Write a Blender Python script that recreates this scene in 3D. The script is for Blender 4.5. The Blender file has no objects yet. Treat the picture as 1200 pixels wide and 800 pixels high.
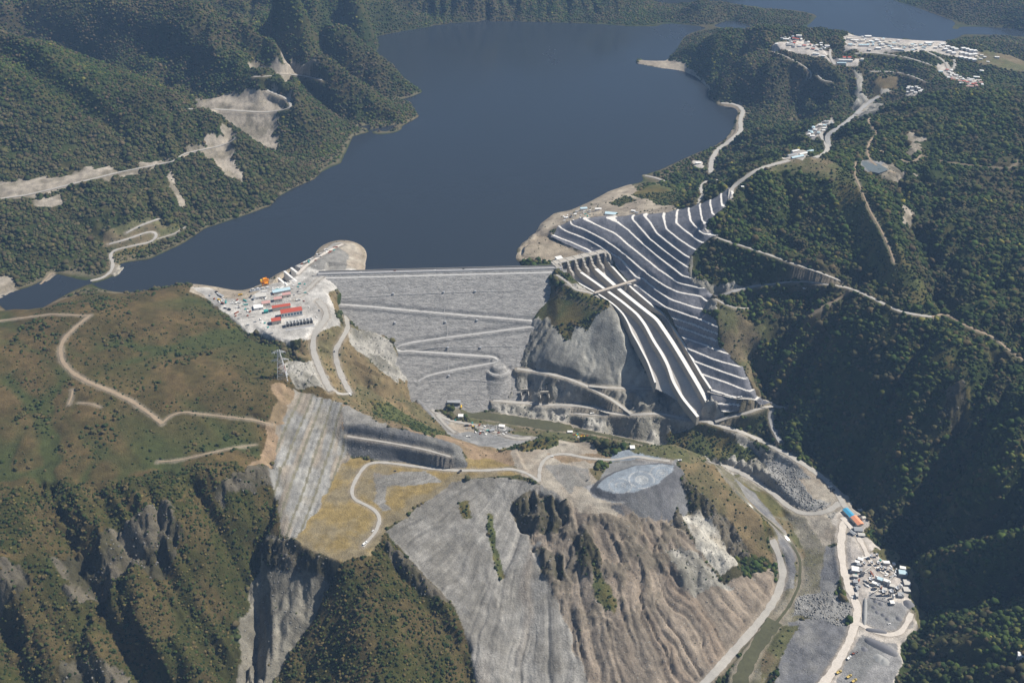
import bpy, math, random, heapq
import numpy as np

# ---------------------------------------------------------------- camera, sky, sun, exposure
S = bpy.context.scene
CAM_H, PITCH, FPX = 1200.0, math.radians(34.0), 1166.667
cam_d = bpy.data.cameras.new('camera'); cam = bpy.data.objects.new('camera', cam_d)
S.collection.objects.link(cam); S.camera = cam
cam.location = (0, 0, CAM_H); cam.rotation_euler = (math.radians(90) - PITCH, 0, 0)
cam_d.lens = 35; cam_d.sensor_width = 36; cam_d.clip_start = 1; cam_d.clip_end = 40000

SUN_EL, SUN_AZ = math.radians(49), math.radians(16)      # azimuth counted from +X towards +Y
world = bpy.data.worlds.new('World'); S.world = world; world.use_nodes = True
wn = world.node_tree
sky = wn.nodes.new('ShaderNodeTexSky'); sky.sky_type = 'NISHITA'; sky.sun_disc = False
sky.sun_elevation = SUN_EL; sky.sun_rotation = math.radians(90) - SUN_AZ
sky.air_density = 1.0; sky.dust_density = 0.6; sky.ozone_density = 2.0; sky.altitude = 400
wn.links.new(sky.outputs[0], wn.nodes['Background'].inputs[0])
wn.nodes['Background'].inputs[1].default_value = 0.05
sun_d = bpy.data.lights.new('sun', 'SUN'); sun = bpy.data.objects.new('sun', sun_d)
S.collection.objects.link(sun)
sun_d.energy = 5.0; sun_d.angle = math.radians(0.5); sun_d.color = (1.0, 0.94, 0.85)
sun.rotation_euler = (0, math.radians(90) - SUN_EL, SUN_AZ)
S.view_settings.view_transform = 'Standard'; S.view_settings.look = 'None'
S.view_settings.exposure = 0.5; S.view_settings.gamma = 1.0

rng = np.random.default_rng(7); random.seed(7)
R = math.radians
C = S.collection
CP, SP = math.cos(PITCH), math.sin(PITCH)

# ---------------------------------------------------------------- pixel of the photo (1200 x 800) -> place at height z
def unp(px, py, z):
    u = (np.asarray(px, float) - 600) / FPX; v = (400 - np.asarray(py, float)) / FPX
    dy = CP + v * SP; dz = -SP + v * CP
    t = (np.asarray(z, float) - CAM_H) / dz
    return u * t, dy * t

# ---------------------------------------------------------------- noise
def _h(ix, iy, s):
    n = (ix.astype(np.int64) * 374761393 + iy.astype(np.int64) * 668265263 + s * 974634777) & 0xffffffff
    n = ((n ^ (n >> 13)) * 1274126177) & 0xffffffff
    n = (n ^ (n >> 16)) & 0xffffffff
    return n / 4294967295.0
def vnoise(x, y, s=0):
    ix = np.floor(x); iy = np.floor(y); fx = x - ix; fy = y - iy
    fx = fx * fx * fx * (fx * (fx * 6 - 15) + 10); fy = fy * fy * fy * (fy * (fy * 6 - 15) + 10)
    a = _h(ix, iy, s); b = _h(ix + 1, iy, s); c = _h(ix, iy + 1, s); d = _h(ix + 1, iy + 1, s)
    return (a + (b - a) * fx + (c - a) * fy + (a - b - c + d) * fx * fy) * 2 - 1
def fbm(x, y, wl, octv=4, s=0, gain=0.5):
    r = 0; a = 1; t = 0
    for k in range(octv):
        c, sn = math.cos(k * 1.1 + s), math.sin(k * 1.1 + s)
        r = r + a * vnoise((x * c - y * sn) / wl, (x * sn + y * c) / wl, s * 31 + k); t += a; a *= gain; wl *= 0.48
    return r / t
def ridged(x, y, wl, octv=4, s=0):
    r = 0; a = 1; t = 0
    for k in range(octv):
        c, sn = math.cos(k * 0.9 + s), math.sin(k * 0.9 + s)
        n = 1 - np.abs(vnoise((x * c - y * sn) / wl, (x * sn + y * c) / wl, s * 17 + k + 90)) * 2
        r = r + a * n; t += a; a *= 0.5; wl *= 0.5
    return r / t
def sstep(a, b, x):
    t = np.clip((x - a) / (b - a), 0, 1); return t * t * (3 - 2 * t)

# ---------------------------------------------------------------- terrain control lines: pixel x, pixel y, height (m above the lake)
LINES = [
 # left front hill ridge, lake side
 [(0,362,72),(60,361,78),(100,361,80),(150,352,66),(190,344,48),(222,339,28),(250,356,27),(290,388,26),(312,398,24),(340,415,20),(362,440,12),(385,463,2),(400,474,-4)],
 [(-150,372,80),(0,376,84),(60,371,88),(110,370,88),(78,404,82),(98,440,76),(140,465,66),(190,495,56),(250,488,47),(305,488,38),(322,465,36),(333,443,35)],
 [(150,400,70),(220,420,55),(290,430,42),(333,443,35)],
 [(0,440,80),(60,500,62),(0,560,52),(120,560,48),(200,540,42)],
 [(-250,420,110),(-250,560,80),(-200,700,40)],
 # bluff edge and cliff foot
 [(-150,700,25),(0,672,22),(60,642,22),(100,628,20),(170,600,24),(205,590,24),(250,572,22),(290,560,16),(322,545,8)],
 [(-100,760,-35),(0,712,-28),(60,700,-20),(120,668,-18),(190,655,-20),(215,640,-12),(255,625,-20),(300,600,-30),(318,590,-35)],
 [(60,760,-70),(140,720,-52),(190,760,-85),(235,700,-75),(270,760,-130)],
 [(-100,900,-110),(0,800,-80),(100,810,-110),(200,820,-145),(240,900,-190)],
 [(150,660,-10),(165,700,-40),(215,760,-90),(250,800,-125)],
 # gully below rock cut
 [(355,655,-72),(345,700,-112),(325,740,-140),(300,790,-172),(290,860,-195)],
 [(290,640,-75),(285,700,-115),(280,760,-155),(275,800,-172)],
 [(390,655,-62),(372,700,-105),(345,750,-145),(322,800,-178),(310,850,-195)],
 # scrub ridge in the middle foreground
 [(440,636,-52),(430,680,-72),(425,730,-92),(430,800,-118),(430,900,-165)],
 [(395,665,-72),(375,720,-118),(360,800,-165)],
 [(455,632,-54),(480,665,-74),(515,700,-98),(540,740,-125),(555,800,-158),(560,880,-195)],
 # platform edge
 [(345,634,-50),(375,650,-51),(400,660,-51),(430,650,-51),(440,636,-50),(455,622,-50),(480,600,-50),(540,566,-50),(600,560,-50),(640,566,-48),(665,585,-52),(690,595,-54)],
 [(345,632,-49),(375,590,-49),(392,560,-49),(408,534,-49),(470,541,-49),(532,550,-49),(600,545,-49)],
 # spoil fan
 [(520,650,-82),(560,700,-115),(590,760,-152),(610,800,-175),(620,880,-205)],
 [(600,600,-72),(640,680,-112),(670,740,-146),(700,800,-178),(710,880,-205)],
 [(690,620,-72),(720,680,-105),(760,740,-145),(790,800,-180),(800,880,-200)],
 [(760,640,-85),(800,690,-120),(830,740,-155)],
 # terraced dark cut
 [(404,497,-6),(440,500,-7),(470,504,-9),(500,511,-12),(535,523,-18)],
 [(406,513,-28),(470,525,-29),(530,540,-32)],
 # rock cut, top line and strata
 [(400,474,-4),(404,497,-8),(408,512,-25)],
 [(345,456,12),(335,490,12),(325,520,6),(320,545,-2),(322,580,-22),(330,615,-42),(336,630,-50)],
 [(380,470,-2),(385,500,-16),(370,545,-30),(350,590,-42)],
 # slope to river on the left of the dam toe
 [(470,480,-105),(500,492,-138),(525,505,-156),(560,520,-160),(600,512,-165),(650,515,-160)],
 [(430,440,-60),(450,462,-78),(480,470,-118)],
 [(440,485,-60),(500,500,-120)],
 # river
 [(520,474,-170),(545,480,-173),(590,490,-174),(640,498,-174),(700,510,-175),(760,523,-176),(820,538,-177),(865,556,-177),(900,580,-178),(925,610,-178),(938,650,-178),(930,690,-179),(905,730,-180),(880,765,-181),(865,800,-182),(840,870,-184)],
 [(560,500,-168),(620,508,-166),(700,520,-165),(770,534,-166)],
 # left abutment of the dam
 [(384,323,22),(394,345,6),(398,358,-18),(405,374,-38),(430,384,-52),(452,395,-67),(464,410,-86),(478,440,-122),(492,460,-147),(505,476,-167)],
 # dam right abutment
 [(655,318,20),(640,328,9),(624,338,-3),(620,350,-18),(622,372,-46),(626,380,-55),(620,398,-77),(612,415,-98),(606,430,-116),(604,445,-134),(604,456,-146),(607,468,-161),(600,474,-166)],
 [(598,400,-98),(592,425,-124),(584,450,-152)],
 # facility
 [(232,326,-10),(262,334,-10),(285,339,-10),(300,332,-10),(318,320,-10),(342,303,-10),(372,284,-10),(400,276,-10)],
 [(225,338,22),(245,340,22),(265,352,22),(285,352,22),(300,345,22),(330,330,22),(345,320,22),(372,316,23)],
 [(240,348,22),(270,368,22),(292,386,22),(325,400,20),(350,398,16),(378,392,14),(395,372,12),(385,350,20),(372,330,22),(345,350,22),(310,370,22)],
 [(345,312,20),(375,296,18),(405,286,18),(418,295,10),(428,309,0),(408,313,18),(380,316,22)],
 [(366,412,10),(380,440,-2),(390,455,-10),(410,463,-22)],
 [(405,378,0),(390,412,-6),(396,438,-16),(410,462,-24)],
 [(345,408,14),(362,425,6),(378,450,-6)],
 [(420,400,-42),(430,425,-48),(440,455,-70)],
 # benches of the terraced cut, one height each
 [(645,275,11.5),(668,284,11.5),(690,294,11.5)],
 [(746,335,11.5),(763,349,11.5),(780,361,11.5),(810,372,11.5),(817,374,11.5),(840,384,11.5)],
 [(657,268,25),(664,272,25),(690,282,25),(712,295,25),(728,305,25),(740,320,25),(746,327,25)],
 [(752,326,25),(768,340,25),(784,351,25),(798,356,25),(812,361,25),(824,363,25)],
 [(669,264,38.5),(685,270,38.5),(706,281,38.5),(722,292,38.5),(745,311,38.5),(760,324,38.5),(780,337,38.5),(794,343,38.5),(810,346,38.5),(838,348,38.5)],
 [(682,257,52),(700,265,52),(720,274,52),(735,287,52),(750,299,52),(772,317,52),(795,332,52),(814,337,52),(842,346,52)],
 [(709,256,65.5),(722,261,65.5),(735,270,65.5),(750,284,65.5),(769,300,65.5),(784,312,65.5),(799,324,65.5),(807,326,65.5)],
 [(740,257,79),(747,265,79),(760,280,79),(780,296,79),(802,312,79)],
 [(752,252,92.5),(761,262,92.5),(769,274,92.5),(785,287,92.5),(802,300,92.5)],
 [(776,253,106),(780,269,106),(795,281,106),(810,291,106)],
 [(792,249,119.5),(791,262,119.5),(805,273,119.5),(820,284,119.5)],
 [(806,246,133),(808,259,133),(814,266,133),(832,274,133)],
 [(819,242,146.5),(822,260,146.5)],
 [(831,237,160),(834,252,160)],
 [(844,230,173.5),(845,242,173.5)],
 [(856,224,187),(856,232,187)],
 [(777,370,-2),(795,376,-2),(814,382,-2),(836,392,-2)],
 [(791,382,-15.5),(815,391,-15.5),(840,400,-15.5)],
 [(799,396,-29),(810,400,-29),(830,407,-29),(851,415,-29)],
 [(807,410,-42.5),(836,422,-42.5),(867,431,-42.5)],
 [(816,425,-56),(848,437,-56),(872,445,-56)],
 [(824,440,-69.5),(851,449,-69.5),(878,460,-69.5)],
 [(832,457,-83),(860,466,-83),(885,470,-83)],
 [(836,474,-96.5),(855,475,-96.5),(870,476,-96.5)],
 [(682,330,0),(696,345,2),(704,349,0),(720,360,-6),(730,369,-14),(736,380,-24),(741,393,-38),(747,403,-48),(760,427,-74),(768,450,-96)],
 # rock knob between dam and chute
 [(648,320,22),(662,328,20),(680,342,17),(700,348,14),(716,353,10)],
 [(712,356,12),(722,372,-4),(730,388,-24),(738,408,-52),(752,432,-84),(766,455,-112),(790,482,-128)],
 [(655,345,5),(670,365,-15),(690,385,-30),(700,400,-45)],
 [(650,375,-30),(640,400,-62),(640,430,-95),(690,449,-110),(730,455,-112),(770,457,-116)],
 [(700,420,-75),(730,430,-85)],
 # roads by the outlets
 [(608,432,-114),(640,438,-115),(690,454,-121),(715,470,-130),(740,485,-138)],
 [(580,470,-160),(640,474,-158),(700,477,-150),(740,486,-140),(790,490,-136),(830,494,-132),(870,505,-134),(920,530,-142),(955,555,-150),(985,582,-155),(1000,600,-157)],
 [(640,490,-170),(700,498,-168),(760,510,-165),(800,522,-168),(840,535,-170)],
 [(850,490,-122),(885,480,-104),(905,474,-92)],
 [(880,530,-158),(920,560,-165)],
 # chute under
 # forebay
 [(609,304,3),(612,290,4),(630,276,5),(655,290,4),(680,302,4),(650,305,4),(625,303,4)],
 [(620,280,12),(640,262,14),(660,252,12),(672,252,14)],
 # platform beside and behind cut
 [(690,250,42),(710,243,50),(735,238,58),(760,236,70),(778,243,88),(745,250,78),(715,252,60)],
 [(800,240,120),(820,234,140),(838,226,158),(850,219,178),(860,215,187)],
 # roads on right hillside
 [(823,262,150),(832,276,133),(870,288,128),(900,298,124),(960,319,115),(990,330,108)],
 [(840,348,45),(870,336,58),(905,333,72),(940,330,85),(990,336,103),(1020,348,108),(1055,366,111),(1090,371,115),(1130,385,112),(1160,400,106),(1200,425,100),(1300,470,110)],
 # ridges of the right hills
 [(862,214,188),(875,200,205),(910,192,218),(950,187,226),(985,200,226),(1000,212,222),(1018,235,208),(1038,268,186),(1062,310,158),(1082,350,128),(1092,371,115)],
 [(1100,385,112),(1120,405,105),(1135,440,84),(1140,475,45),(1130,520,-10),(1110,560,-60),(1090,600,-110)],
 [(870,250,160),(900,270,142),(960,300,122)],
 [(930,235,180),(975,280,140)],
 [(985,245,180),(1010,300,130),(1040,345,112)],
 # bowl to the right
 [(1040,200,208),(1060,240,180),(1090,300,145),(1105,345,122),(1112,372,112)],
 [(1015,150,190),(1015,188,212),(1050,190,212),(1078,182,215),(1110,190,215),(1180,198,225),(1260,200,250)],
 [(1000,140,150),(1040,125,185),(1075,118,205),(1130,108,232),(1200,108,255),(1320,110,290)],
 [(1120,240,190),(1150,300,165),(1160,360,135)],
 [(1200,260,200),(1200,330,165),(1200,400,115)],
 [(1320,300,230),(1320,400,180),(1350,520,150),(1350,650,60),(1350,800,0)],
 # slope down to the river yard
 [(880,370,25),(890,400,-5),(885,420,-40),(895,450,-72),(905,470,-90)],
 [(940,380,35),(940,430,-25),(940,490,-95),(950,530,-140)],
 [(1000,400,50),(1000,450,-12),(1000,520,-92),(1010,590,-150)],
 [(960,360,75),(970,400,30)],
 [(1060,400,85),(1070,470,25),(1060,540,-55),(1050,620,-140)],
 [(1200,470,92),(1190,520,70),(1170,560,20)],
 # canyon and ridges, bottom right
 [(1040,640,-155),(1070,640,-148),(1090,634,-128),(1130,615,-85),(1180,600,-45),(1230,590,-15)],
 [(1072,662,-142),(1100,652,-108),(1140,648,-72),(1200,642,-22),(1260,640,10)],
 [(1080,752,-158),(1100,715,-138),(1130,695,-118),(1180,680,-92),(1240,670,-60)],
 [(1070,790,-152),(1110,770,-115),(1150,740,-85),(1200,705,-60)],
 [(1090,850,-150),(1130,830,-120),(1200,820,-75),(1280,800,-30)],
 [(1030,640,-160),(1055,665,-161),(1080,710,-162),(1075,745,-163),(1050,775,-165),(1030,810,-168)],
 # yard
 [(985,600,-156),(995,640,-157),(990,680,-160),(1000,720,-163),(980,760,-166),(950,800,-170),(940,870,-172)],
 [(1020,640,-156),(1050,680,-158),(1068,720,-161),(1040,760,-164),(1010,800,-168)],
 [(955,640,-172),(960,700,-175),(930,750,-176),(910,800,-178)],
 [(905,600,-172),(940,600,-164),(960,605,-160),(975,615,-158)],
 [(870,545,-166),(905,560,-160),(935,570,-158),(960,585,-157)],
 # promontory
 [(792,540,-52),(820,552,-66),(850,575,-88),(880,600,-112),(905,625,-140),(912,645,-160)],
 [(792,520,-70),(830,535,-110),(870,565,-150)],
 [(905,640,-168),(918,670,-172),(905,700,-172),(880,735,-174),(850,772,-176),(822,802,-178)],
 [(800,600,-85),(820,625,-95),(845,650,-112),(868,675,-135),(875,690,-155)],
 [(790,670,-100),(815,700,-130),(842,735,-160)],
 [(780,600,-78),(745,590,-62)],
 [(860,640,-128),(885,660,-150)],
 # high platform, back edge
 [(600,530,-46),(620,518,-44),(645,515,-48),(680,522,-50),(725,522,-50),(760,525,-50),(792,530,-52)],
 [(560,535,-50),(545,530,-35)],
 [(600,524,-70),(560,522,-140)],
 # left bank, near
 [(-100,235,85),(0,230,80),(60,220,80),(120,212,80),(180,195,78),(215,180,78),(250,170,80),(272,163,80)],
 [(-100,50,265),(0,62,250),(60,74,215),(100,90,185),(170,120,135),(230,145,104),(262,158,90),(272,166,80),(320,190,45),(350,202,18),(370,208,0)],
 [(0,150,170),(80,150,148),(150,160,118)],
 [(0,290,40),(60,270,48),(120,290,14),(185,262,32),(240,225,45),(205,235,55)],
 [(-100,46,150),(0,50,118),(100,79,84),(180,111,66),(225,127,70),(280,160,32),(330,182,12),(385,197,0)],
 [(225,127,74),(270,130,75),(320,133,75),(345,127,75)],
 [(240,112,92),(300,112,98),(330,118,88)],
 [(0,-3,260),(65,2,245),(130,20,222),(200,43,198),(260,62,162),(300,78,125),(335,92,100),(345,124,76),(385,140,42),(433,153,0)],
 [(0,22,170),(100,50,150),(180,82,120)],
 [(205,-2,265),(270,36,205),(340,70,145),(378,92,100),(432,116,50),(492,136,0)],
 [(140,-2,165),(235,36,125),(310,75,80),(345,100,60),(400,140,10)],
 [(330,-3,285),(380,40,168),(430,76,74),(495,108,0)],
 [(265,-3,165),(350,55,95),(395,88,48),(455,118,0)],
 [(410,-3,200),(428,20,120),(443,52,5)],
 [(378,-3,180),(415,48,50),(436,66,0)],
 [(445,128,34),(462,138,16),(480,137,7)],
 # shores
 [(-40,352,0),(0,349,0),(20,340,0),(50,332,0),(64,320,0),(90,327,0),(115,330,0),(138,322,0),(142,308,0),(175,304,0),(215,285,0),(240,268,0),(280,255,0),(317,242,0),(325,232,0),(345,220,0),(370,209,0),(375,203,0),(400,191,0),(413,160,0),(433,154,0),(470,147,0),(493,136,0),(465,122,0),(467,118,0),(495,108,0),(455,82,0),(435,70,0),(443,56,0),(441,42,0)],
 [(441,42,0),(475,36,0),(513,30,0),(545,26,0),(590,25,0),(667,27,0),(720,30,0),(770,32,0),(775,28,0),(800,28,0),(830,31,0),(867,34,0),(900,37,0),(933,37,0),(948,28,0),(960,18,0),(933,12,0),(883,9,0),(840,2,0)],
 [(1040,-4,0),(1055,2,0),(1085,12,0),(1120,24,0),(1107,34,0),(1133,40,0),(1200,42,0),(1300,46,0)],
 [(748,73,2),(775,78,3),(800,82,2),(818,90,2),(832,104,2),(830,113,0),(842,121,2),(866,124,3),(872,133,2),(864,147,3),(852,162,1),(835,172,0),(810,182,0),(775,198,0),(757,206,2),(776,212,2),(737,217,1),(715,224,1),(693,236,1),(670,246,1),(650,250,1),(634,262,1),(628,274,0),(610,289,0),(604,304,0)],
 [(748,69,2),(773,71,2),(785,72,2),(800,63,28),(840,54,95),(870,44,140),(890,38,160),(915,40,155),(940,47,140),(980,52,130),(990,44,130),(1060,46,130),(1100,51,126),(1140,58,120),(1170,64,100),(1200,68,90)],
 [(870,70,110),(900,85,100),(905,70,125),(945,70,135),(1000,72,135),(1060,75,125),(1100,80,120),(1140,78,118)],
 [(845,100,45),(870,112,25),(900,122,20),(935,128,25)],
 [(960,90,105),(1010,95,100),(1045,85,115)],
 [(930,100,70),(960,115,55),(990,128,45),(1000,130,48)],
 [(872,125,2),(920,136,22),(960,142,40),(1000,133,52),(1020,115,70),(1050,100,95),(1080,95,112)],
 [(1080,95,112),(1110,98,118),(1140,100,120),(1200,95,110)],
 [(1160,80,105),(1200,80,85)],
 [(880,150,45),(920,160,90),(950,150,120),(970,148,140),(985,135,120)],
 [(935,182,168),(960,176,160),(975,165,150),(970,150,142),(1000,140,130)],
 [(855,170,15),(840,190,30),(815,212,30),(880,180,90),(870,205,150)],
 [(780,215,20),(800,225,55),(820,225,95),(835,215,100)],
 [(860,18,18),(815,8,40),(900,22,15),(930,22,8)],
 [(1120,0,40),(1160,20,20),(1200,10,60),(1200,30,18)],
]
# places the camera cannot see: plain metres
PTS = [(-200,2350,-90),(-600,2400,-70),(0,2600,-110),(100,3200,-80),(-400,3000,-80),(500,3700,-50),(-900,2050,-30),(-520,2130,-40),(-60,2250,-110),(50,2180,-100),
 (-120,1900,-176),(-60,1850,-176),(-150,2000,-176),(-40,1960,-172),(-220,2000,-80),(60,2000,-60),(-100,2080,-150),(-230,2120,-50),
 (900,4100,-30),(1500,3900,-30),(1100,4600,-30),(2000,4000,-30),(600,4600,-20),(2300,3700,-20),
 (-2600,3500,700),(-2600,5000,850),(-1500,5200,760),(-700,4900,520),(-300,4900,430),(100,4750,390),(500,4750,330),(800,5000,250),
 (-1000,6500,900),(0,6500,800),(1000,6500,420),(2000,6500,260),(3500,6500,350),(3500,4500,300),(2400,5200,170),(1700,5200,110),(3000,3500,100),(2200,3000,200),(2500,2200,400),(1500,1500,160),(1500,800,80),(2500,800,350),(1800,2200,300),
 (-1200,1500,150),(-2500,1500,350),(-2500,2500,450),(-1500,2300,120),(-1100,1900,-10),(-1600,1900,30),(-2600,800,300),(-1200,800,0),(-3500,4000,800),(-3500,1000,400),(-3500,6500,900),
 (-500,500,-200),(-100,500,-210),(200,500,-205),(400,600,-190),(700,500,-120),(1200,400,0),(-1000,500,-100),(-1800,400,50),(3500,800,500),(3500,2500,450)]

def densify(pts, step):
    P = [np.array(p, float) for p in pts]; out = [P[0]]
    for a, b in zip(P[:-1], P[1:]):
        d = np.hypot(*(b - a)[:2]); n = max(1, int(math.ceil(d / step)))
        out += [a + (b - a) * k / n for k in range(1, n + 1)]
    return np.array(out)
def line_w(L):
    a = np.array(L, float); x, y = unp(a[:, 0], a[:, 1], a[:, 2]); return np.stack([x, y, a[:, 2]], 1)

class RBF:
    def __init__(s, pts, lam=1.5):
        s.p = pts[:, :2].copy(); n = len(pts); A = np.zeros((n + 3, n + 3))
        A[:n, :n] = -np.hypot(s.p[:, None, 0] - s.p[None, :, 0], s.p[:, None, 1] - s.p[None, :, 1]) - lam * np.eye(n)
        A[:n, n] = 1; A[n, :n] = 1; A[:n, n + 1:] = s.p / 1000; A[n + 1:, :n] = s.p.T / 1000
        b = np.zeros(n + 3); b[:n] = pts[:, 2]
        s.w = np.linalg.solve(A, b)
    def __call__(s, x, y):
        sh = x.shape; x = x.ravel().astype(np.float32); y = y.ravel().astype(np.float32); out = np.zeros(len(x)); n = len(s.p)
        p = s.p.astype(np.float32); w = s.w.astype(np.float32)
        for i in range(0, len(x), 8000):
            xx = x[i:i + 8000]; yy = y[i:i + 8000]
            out[i:i + 8000] = -np.sqrt((xx[:, None] - p[None, :, 0]) ** 2 + (yy[:, None] - p[None, :, 1]) ** 2).astype(np.float32) @ w[:n]
        out += s.w[n] + s.w[n + 1] * x / 1000 + s.w[n + 2] * y / 1000
        return out.reshape(sh)

ctrl = []
for L in LINES:
    W = line_w(L)
    far = W[:, 1].mean()
    ctrl.append(densify(W, 16 if far < 2400 else 40))
ctrl = np.concatenate(ctrl + [np.array(PTS, float)])
key = np.round(ctrl[:, :2] / 6).astype(int); _, ui = np.unique(key, axis=0, return_index=True); ctrl = ctrl[ui]

# tensor grid
def grow(a, b, s0, s1, g):
    out = [a]; s = s0; sg = 1 if b > a else -1
    while (b - out[-1]) * sg > 0:
        out.append(out[-1] + s * sg); s = min(s * g, s1)
    return out
DX = 2.4
xs = np.arange(-1000, 1080, DX)
xs = np.array(grow(xs[0], -3600, DX, 40, 1.02)[::-1][:-1] + list(xs) + grow(xs[-1], 3600, DX, 40, 1.02)[1:])
ys = np.arange(740, 2420, DX)
ys = np.array(grow(ys[0], 420, DX, 20, 1.06)[::-1][:-1] + list(ys) + grow(ys[-1], 7000, DX, 60, 1.0045)[1:])
NX, NY = len(xs), len(ys)
SUB = 4
cx = np.append(xs[::SUB], xs[-1]) if (NX - 1) % SUB else xs[::SUB]
cy = np.append(ys[::SUB], ys[-1]) if (NY - 1) % SUB else ys[::SUB]
CX, CY = np.meshgrid(cx, cy)
base = RBF(ctrl)(CX, CY)
print('grid', NX, NY, 'ctrl', len(ctrl))

def bil(gx, gy, Z, x, y):
    x = np.clip(x, gx[0], gx[-1] - 1e-6); y = np.clip(y, gy[0], gy[-1] - 1e-6)
    i = np.clip(np.searchsorted(gx, x, 'right') - 1, 0, len(gx) - 2); j = np.clip(np.searchsorted(gy, y, 'right') - 1, 0, len(gy) - 2)
    fx = (x - gx[i]) / (gx[i + 1] - gx[i]); fy = (y - gy[j]) / (gy[j + 1] - gy[j])
    return (Z[j, i] * (1 - fx) + Z[j, i + 1] * fx) * (1 - fy) + (Z[j + 1, i] * (1 - fx) + Z[j + 1, i + 1] * fx) * fy
def cast(gx, gy, Z, px, py, zmin=None):
    """first meeting of the view ray of a photo pixel with a height sheet"""
    px = np.atleast_1d(np.asarray(px, float)); py = np.atleast_1d(np.asarray(py, float))
    u = (px - 600) / FPX; v = (400 - py) / FPX; dy = CP + v * SP; dz = -SP + v * CP
    n = 900; zz = np.linspace(620, -230, n)
    t = (zz[None] - CAM_H) / dz[:, None]
    X = u[:, None] * t; Y = dy[:, None] * t
    H = bil(gx, gy, Z, X, Y)
    if zmin is not None: H = np.maximum(H, zmin(X, Y))
    below = H >= zz[None]
    k = np.argmax(below, 1); k = np.where(below.any(1), k, n - 1); k = np.maximum(k, 1)
    ar = np.arange(len(px)); d0 = zz[k - 1] - H[ar, k - 1]; d1 = H[ar, k] - zz[k]
    f = np.clip(d0 / np.maximum(d0 + d1, 1e-6), 0, 1); tt = t[ar, k - 1] + (t[ar, k] - t[ar, k - 1]) * f
    return u * tt, dy * tt, CAM_H + dz * tt
def inpoly(P, x, y):
    P = np.asarray(P); r = np.zeros(x.shape, bool)
    bb = (x >= P[:, 0].min()) & (x <= P[:, 0].max()) & (y >= P[:, 1].min()) & (y <= P[:, 1].max())
    xx = x[bb]; yy = y[bb]; c = np.zeros(xx.shape, bool); n = len(P)
    for i in range(n):
        x0, y0 = P[i]; x1, y1 = P[(i + 1) % n]
        if y0 == y1: continue
        c ^= ((y0 > yy) != (y1 > yy)) & (xx < (x1 - x0) * (yy - y0) / (y1 - y0) + x0)
    r[bb] = c; return r
def polyw(pp, z=None):
    a = np.array(pp, float)
    if z is None: x, y, _ = cast(cx, cy, base, a[:, 0], a[:, 1])
    else: x, y = unp(a[:, 0], a[:, 1], z)
    return np.stack([x, y], 1)
def blur(A, n=1):
    for _ in range(n):
        B = np.pad(A, 1, mode='edge'); A = (B[:-2, 1:-1] + B[2:, 1:-1] + B[1:-1, :-2] + B[1:-1, 2:] + 2 * B[1:-1, 1:-1]) / 6
    return A
# ---------------------------------------------------------------- ground cover areas (photo outlines laid onto the hills, kept as map polygons)
# kind: (albedo, second albedo, roughness of relief m, tree density 0..1)
KINDS = {
 'forest':   ((.034,.046,.014), (.062,.058,.022), 1.0, 1.0),
 'drygrass': ((.100,.072,.031), (.068,.054,.021), 0.9, 0.0),
 'scrub':    ((.048,.048,.015), (.080,.062,.026), 2.2, 0.55),
 'cliff':    ((.120,.105,.078), (.055,.050,.028), 7.0, 0.12),
 'chute':    ((.200,.185,.150), (.130,.120,.095), 1.6, 0.0),
 'strata':   ((.225,.22,.205), (.20,.185,.155), 0.8, 0.0),
 'tan':      ((.25,.18,.115), (.18,.135,.08), 0.5, 0.0),
 'yellow':   ((.235,.175,.072), (.20,.165,.10), 0.4, 0.0),
 'green':    ((.075,.085,.030), (.115,.095,.035), 0.6, 0.25),
 'brown':    ((.165,.125,.066), (.115,.100,.050), 1.0, 0.08),
 'pale':     ((.33,.295,.24), (.27,.23,.18), 0.5, 0.0),
 'facility': ((.46,.44,.405), (.32,.305,.28), 0.15, 0.0),
 'spoil':    ((.225,.215,.195), (.18,.17,.15), 0.7, 0.0),
 'spoilb':   ((.245,.203,.158), (.180,.152,.120), 1.6, 0.0),
 'darkrock': ((.13,.13,.13), (.17,.165,.15), 1.6, 0.0),
 'rock':     ((.32,.305,.27), (.19,.18,.15), 3.0, 0.0),
 'palerock': ((.40,.38,.33), (.28,.25,.2), 2.5, 0.0),
 'slab':     ((.31,.30,.265), (.19,.185,.165), 2.6, 0.0),
 'darkfill': ((.115,.115,.12), (.15,.15,.15), 0.3, 0.0),
 'platform': ((.23,.26,.29), (.21,.24,.27), 0.05, 0.0),
 'gravel':   ((.25,.245,.24), (.19,.19,.185), 0.7, 0.0),
 'dgravel':  ((.15,.15,.155), (.21,.205,.195), 1.5, 0.0),
 'yard':     ((.47,.43,.38), (.36,.33,.30), 0.3, 0.0),
 'riverbed': ((.22,.20,.155), (.135,.125,.075), 0.5, 0.0),
 'moss':     ((.105,.100,.040), (.14,.115,.05), 0.3, 0.0),
 'rubble':   ((.27,.265,.25), (.17,.17,.165), 2.6, 0.0),
 'roadcut':  ((.33,.29,.235), (.20,.175,.13), 2.0, 0.0),
 'clear':    ((.10,.10,.045), (.15,.12,.07), 0.3, 0.05),
 'shore':    ((.36,.31,.24), (.26,.22,.17), 0.5, 0.0),
}
KN = list(KINDS)
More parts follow.
